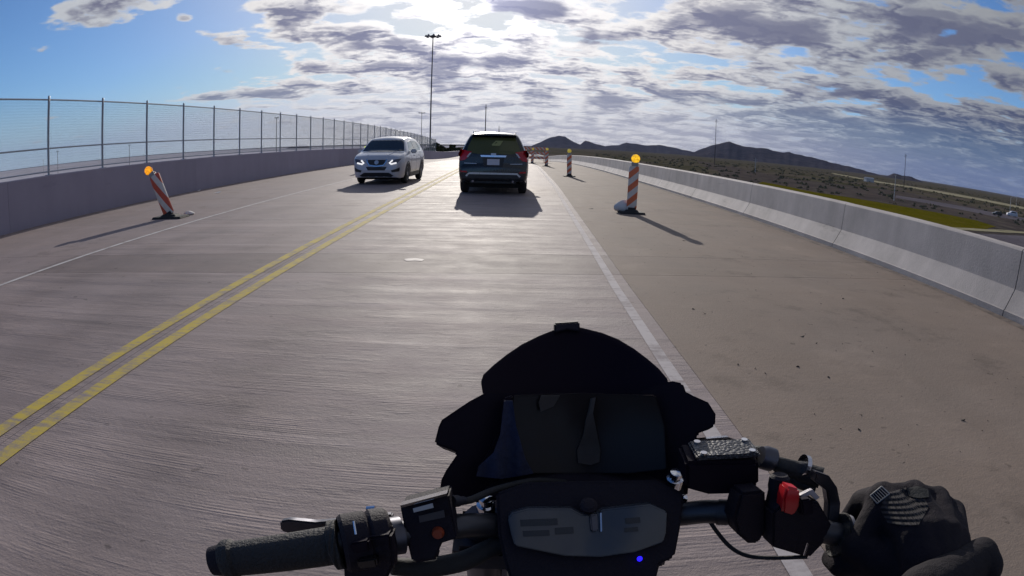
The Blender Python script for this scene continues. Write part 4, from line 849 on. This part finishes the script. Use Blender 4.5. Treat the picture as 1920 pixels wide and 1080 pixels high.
# ------------------------------------------------------------------ rider
def fab(name, c, fine=700, cell=None):
    m, t, b = newmat(name); ob = t.nodes.new('ShaderNodeTexCoord').outputs['Object']; n = noise(t, ob, 30, 5, .6)
    t.links.new(scalecol(t, c, n*.9+.55), b.inputs['Base Color']); b.inputs['Roughness'].default_value = .85; b.inputs['Specular IOR Level'].default_value = .25
    bn = t.nodes.new('ShaderNodeBump'); bn.inputs['Distance'].default_value = .004; bn.inputs['Strength'].default_value = .8
    h = noise(t, ob, fine, 2)*.4+noise(t, ob, 45, 4)*1.6
    t.links.new(h.k, bn.inputs['Height']); t.links.new(bn.outputs[0], b.inputs['Normal']); return m
jacket = fab('dark_jacket_cloth', (.016, .013, .016)); glove_m = fab('black_glove_cloth', (.014, .010, .015), 900)
def blob(name, m, parent, caps, vox, loc, sm=3, disp=0.0):
    mb = MB(); UV = [(math.sin(math.pi*j/11)*math.cos(2*math.pi*i/16), math.sin(math.pi*j/11)*math.sin(2*math.pi*i/16), math.cos(math.pi*j/11)) for j in range(1, 11) for i in range(16)]+[(0, 0, 1), (0, 0, -1)]
    FV = [(j*16+i, (j+1)*16+i, (j+1)*16+(i+1) % 16, j*16+(i+1) % 16) for j in range(9) for i in range(16)]+[(160, i, (i+1) % 16) for i in range(16)]+[(161, 144+(i+1) % 16, 144+i) for i in range(16)]
    def sph(c, r_): mb.add([Vector(q)*r_+c for q in UV], FV)
    for a, b, ra, rb in caps:
        a, b = Vector(a), Vector(b); n = max(2, int((b-a).length/(min(ra, rb)*.35))+1)
        for k in range(n+1): sph(a.lerp(b, k/n)-loc, ra+(rb-ra)*k/n)
    me = bpy.data.meshes.new(name); me.from_pydata([tuple(q) for q in mb.v], [], mb.f); o = link(name, me)
    md = o.modifiers.new('r', 'REMESH'); md.mode = 'VOXEL'; md.voxel_size = vox; md = o.modifiers.new('s', 'SMOOTH'); md.iterations = sm; md.factor = .5
    dg = bpy.context.evaluated_depsgraph_get(); me2 = bpy.data.meshes.new_from_object(o.evaluated_get(dg)); bpy.data.objects.remove(o)
    me2.name = name; me2.materials.clear(); me2.materials.append(m); me2.shade_smooth(); o = link(name, me2, parent, None); return o
PO = Vector((.05, -.40, 0)); rider = thing('person', PO, 'rider in a dark jacket with a black gloved right hand on the throttle grip', 'person', world=True)
GA, GB = RG0, RG1; ax_ = rd; up = (Vector((0, 0, 1))-ax_*ax_.z).normalized(); fw_ = ax_.cross(up)*-1
if fw_.y < 0: fw_ = -fw_
wrist = at(1752, 1125, .37)
elbow = Vector((.47, -.04, .90)); shr = Vector((.25, -.26, 1.24)); shl = Vector((-.15, -.26, 1.24))
pel = Vector((.075, -.45, .92)); chest = Vector((.05, -.30, 1.18)); neck = Vector((.04, -.26, 1.32))
caps = [(pel, chest, .15, .15), (chest+Vector((-.12, 0, .02)), chest+Vector((.12, 0, .02)), .12, .12), (chest, neck, .12, .06), (shr, chest, .075, .11), (shl, chest, .075, .11),
        (shr, elbow, .068, .055), (elbow, wrist, .055, .040), (shl, Vector((-.30, -.20, .98)), .065, .052), (Vector((-.30, -.20, .98)), Vector((-.14, .02, .90)), .05, .036)]
for s in (-1, 1):
    kn = Vector((.075+s*.24, .10, .86)); an = Vector((.075+s*.20, -.18, .42))
    caps += [(pel+Vector((s*.09, .02, -.02)), kn, .10, .07), (kn, an, .065, .05), (an, an+Vector((s*.02, .18, -.03)), .045, .04)]
blob('body', jacket, rider, caps, .014, PO, 4)
blob('helmet', M['gloss'], rider, [(Vector((0, -.26, 1.46)), Vector((0, -.22, 1.46)), .14, .135)], .012, PO, 2)
# right glove
Cn = [GA.lerp(GB, f) for f in (.12, .27, .42, .56)]
kn = [c+up*(.058+.012*(i in (1, 2)))+fw_*(.004) for i, c in enumerate(Cn)]
palmc = GA.lerp(GB, .50)
wr = wrist; caps = [(wr, wr.lerp(k_, .5)+up*.014, .033, .027) for k_ in kn]+[(wr.lerp(k_, .5)+up*.014, k_, .026, .0205) for k_ in kn]
for i in range(3): caps += [(kn[i]-up*.0015, kn[i+1]-up*.0015, .0188, .0188)]
caps += [(kn[0]-fw_*.006-up*.008, GA.lerp(GB, .06)-fw_*.030+up*.006, .020, .019), (GA.lerp(GB, .06)-fw_*.030+up*.006, wr.lerp(GA.lerp(GB, .2), .4), .021, .028)]
glv = blob('glove', glove_m, rider, caps+[(GA.lerp(GB, .30)+up*.012-fw_*.034, wr, .022, .032), (GA.lerp(GB, .75)-fw_*.03+up*.005, wr, .024, .032)] +
     [(k_, c+fw_*.040+up*.030, .0180, .0165) for k_, c in zip(kn, Cn)] + [(c+fw_*.040+up*.030, c+fw_*.044-up*.006, .0160, .0150) for c in Cn] +
     [(c+fw_*.044-up*.006, c+fw_*.012-up*.036, .0150, .0130) for c in Cn] +
     [(wr.lerp(GA.lerp(GB, .2), .35), GA.lerp(GB, .12)-fw_*.044-up*.002, .026, .019), (GA.lerp(GB, .12)-fw_*.044-up*.002, GA.lerp(GB, .05)-fw_*.024-up*.026, .018, .0155), (GA.lerp(GB, .05)-fw_*.024-up*.026, GA.lerp(GB, .05)+fw_*.004-up*.036, .0155, .013)], .0035, PO, 3)
cuff = blob('glove_cuff', jacket, rider, [(at(1730, 1118, .36), at(1838, 1046, .40), .036, .026), (at(1838, 1046, .40), at(1846, 1066, .385), .025, .026), (wrist, wrist.lerp(elbow, .3), .044, .047)], .0045, PO, 3)
gbv = BVHTree.FromPolygons([tuple(v.co+PO) for v in glv.data.vertices], [tuple(p_.vertices) for p_ in glv.data.polygons])
def on_glove(px, py, lift):
    o_ = Vector((0, 0, CAM_H)); d = ray(px, py); h = gbv.ray_cast(o_, d)[0]
    return (h if h is not None else at(px, py, .50))-d*lift
def glove_panel(name, m, pix, lift, mx=7):
    bm = bmesh.new(); fv = bm.faces.new([bm.verts.new((x, y, 0)) for x, y in pix]); bmesh.ops.triangulate(bm, faces=[fv])
    for _ in range(6):
        le = [e for e in bm.edges if e.calc_length() > mx]
        if not le: break
        bmesh.ops.subdivide_edges(bm, edges=le, cuts=1); bmesh.ops.triangulate(bm, faces=[f for f in bm.faces if len(f.verts) > 3])
    for v in bm.verts: v.co = on_glove(v.co.x, v.co.y, lift)-PO
    ext = bmesh.ops.extrude_face_region(bm, geom=list(bm.faces))
    for e in ext['geom']:
        if isinstance(e, bmesh.types.BMVert): e.co += ray(1700, 960)*(lift+.002)
    bmesh.ops.recalc_face_normals(bm, faces=bm.faces); me = bpy.data.meshes.new(name); bm.to_mesh(me); bm.free(); me.materials.append(m); me.shade_smooth(); me.set_sharp_from_angle(angle=R(50)); return link(name, me, glv)
logo = mat('grey_logo_print', (.20, .20, .205), .6)
lb = MB(); q4 = [Vector(p) for p in ((1632, 929), (1653, 912), (1668, 926), (1645, 944))]
def lg(a, b, r_): lb.tube([on_glove(*a.lerp(b, k/6), .0012)-PO for k in range(7)], r_, 5)
for i in range(4): lg(q4[i], q4[(i+1) % 4], .0009)
for k in range(1, 6): lg(q4[0].lerp(q4[1], k/6), q4[3].lerp(q4[2], k/6), .0005)
lb.build('logo_print', logo, glv)
knit, kt, kb = newmat('ribbed_knit'); ob_ = kt.nodes.new('ShaderNodeTexCoord').outputs['Object']; kx, ky, kz = sep(kt, ob_)
wv_ = (kx*1400-kz*260)._m('SINE')*.5+(kz*1100+ky*500)._m('SINE')*.35+.5
kt.links.new(scalecol(kt, (.030, .024, .028), wv_*.5+.6), kb.inputs['Base Color']); kb.inputs['Roughness'].default_value = .9
bn = kt.nodes.new('ShaderNodeBump'); bn.inputs['Distance'].default_value = .003; kt.links.new(wv_.k, bn.inputs['Height']); kt.links.new(bn.outputs[0], kb.inputs['Normal'])
glove_panel('knit_panel', knit, [(1672, 922), (1698, 914), (1730, 928), (1742, 950), (1722, 985), (1690, 986), (1664, 980), (1650, 955), (1660, 925)], .0012)
glove_panel('knuckle_pad', fab('grey_pad_cloth', (.024, .025, .026), 900), [(1700, 915), (1720, 911), (1740, 918), (1742, 932), (1722, 934), (1704, 930)], .003)
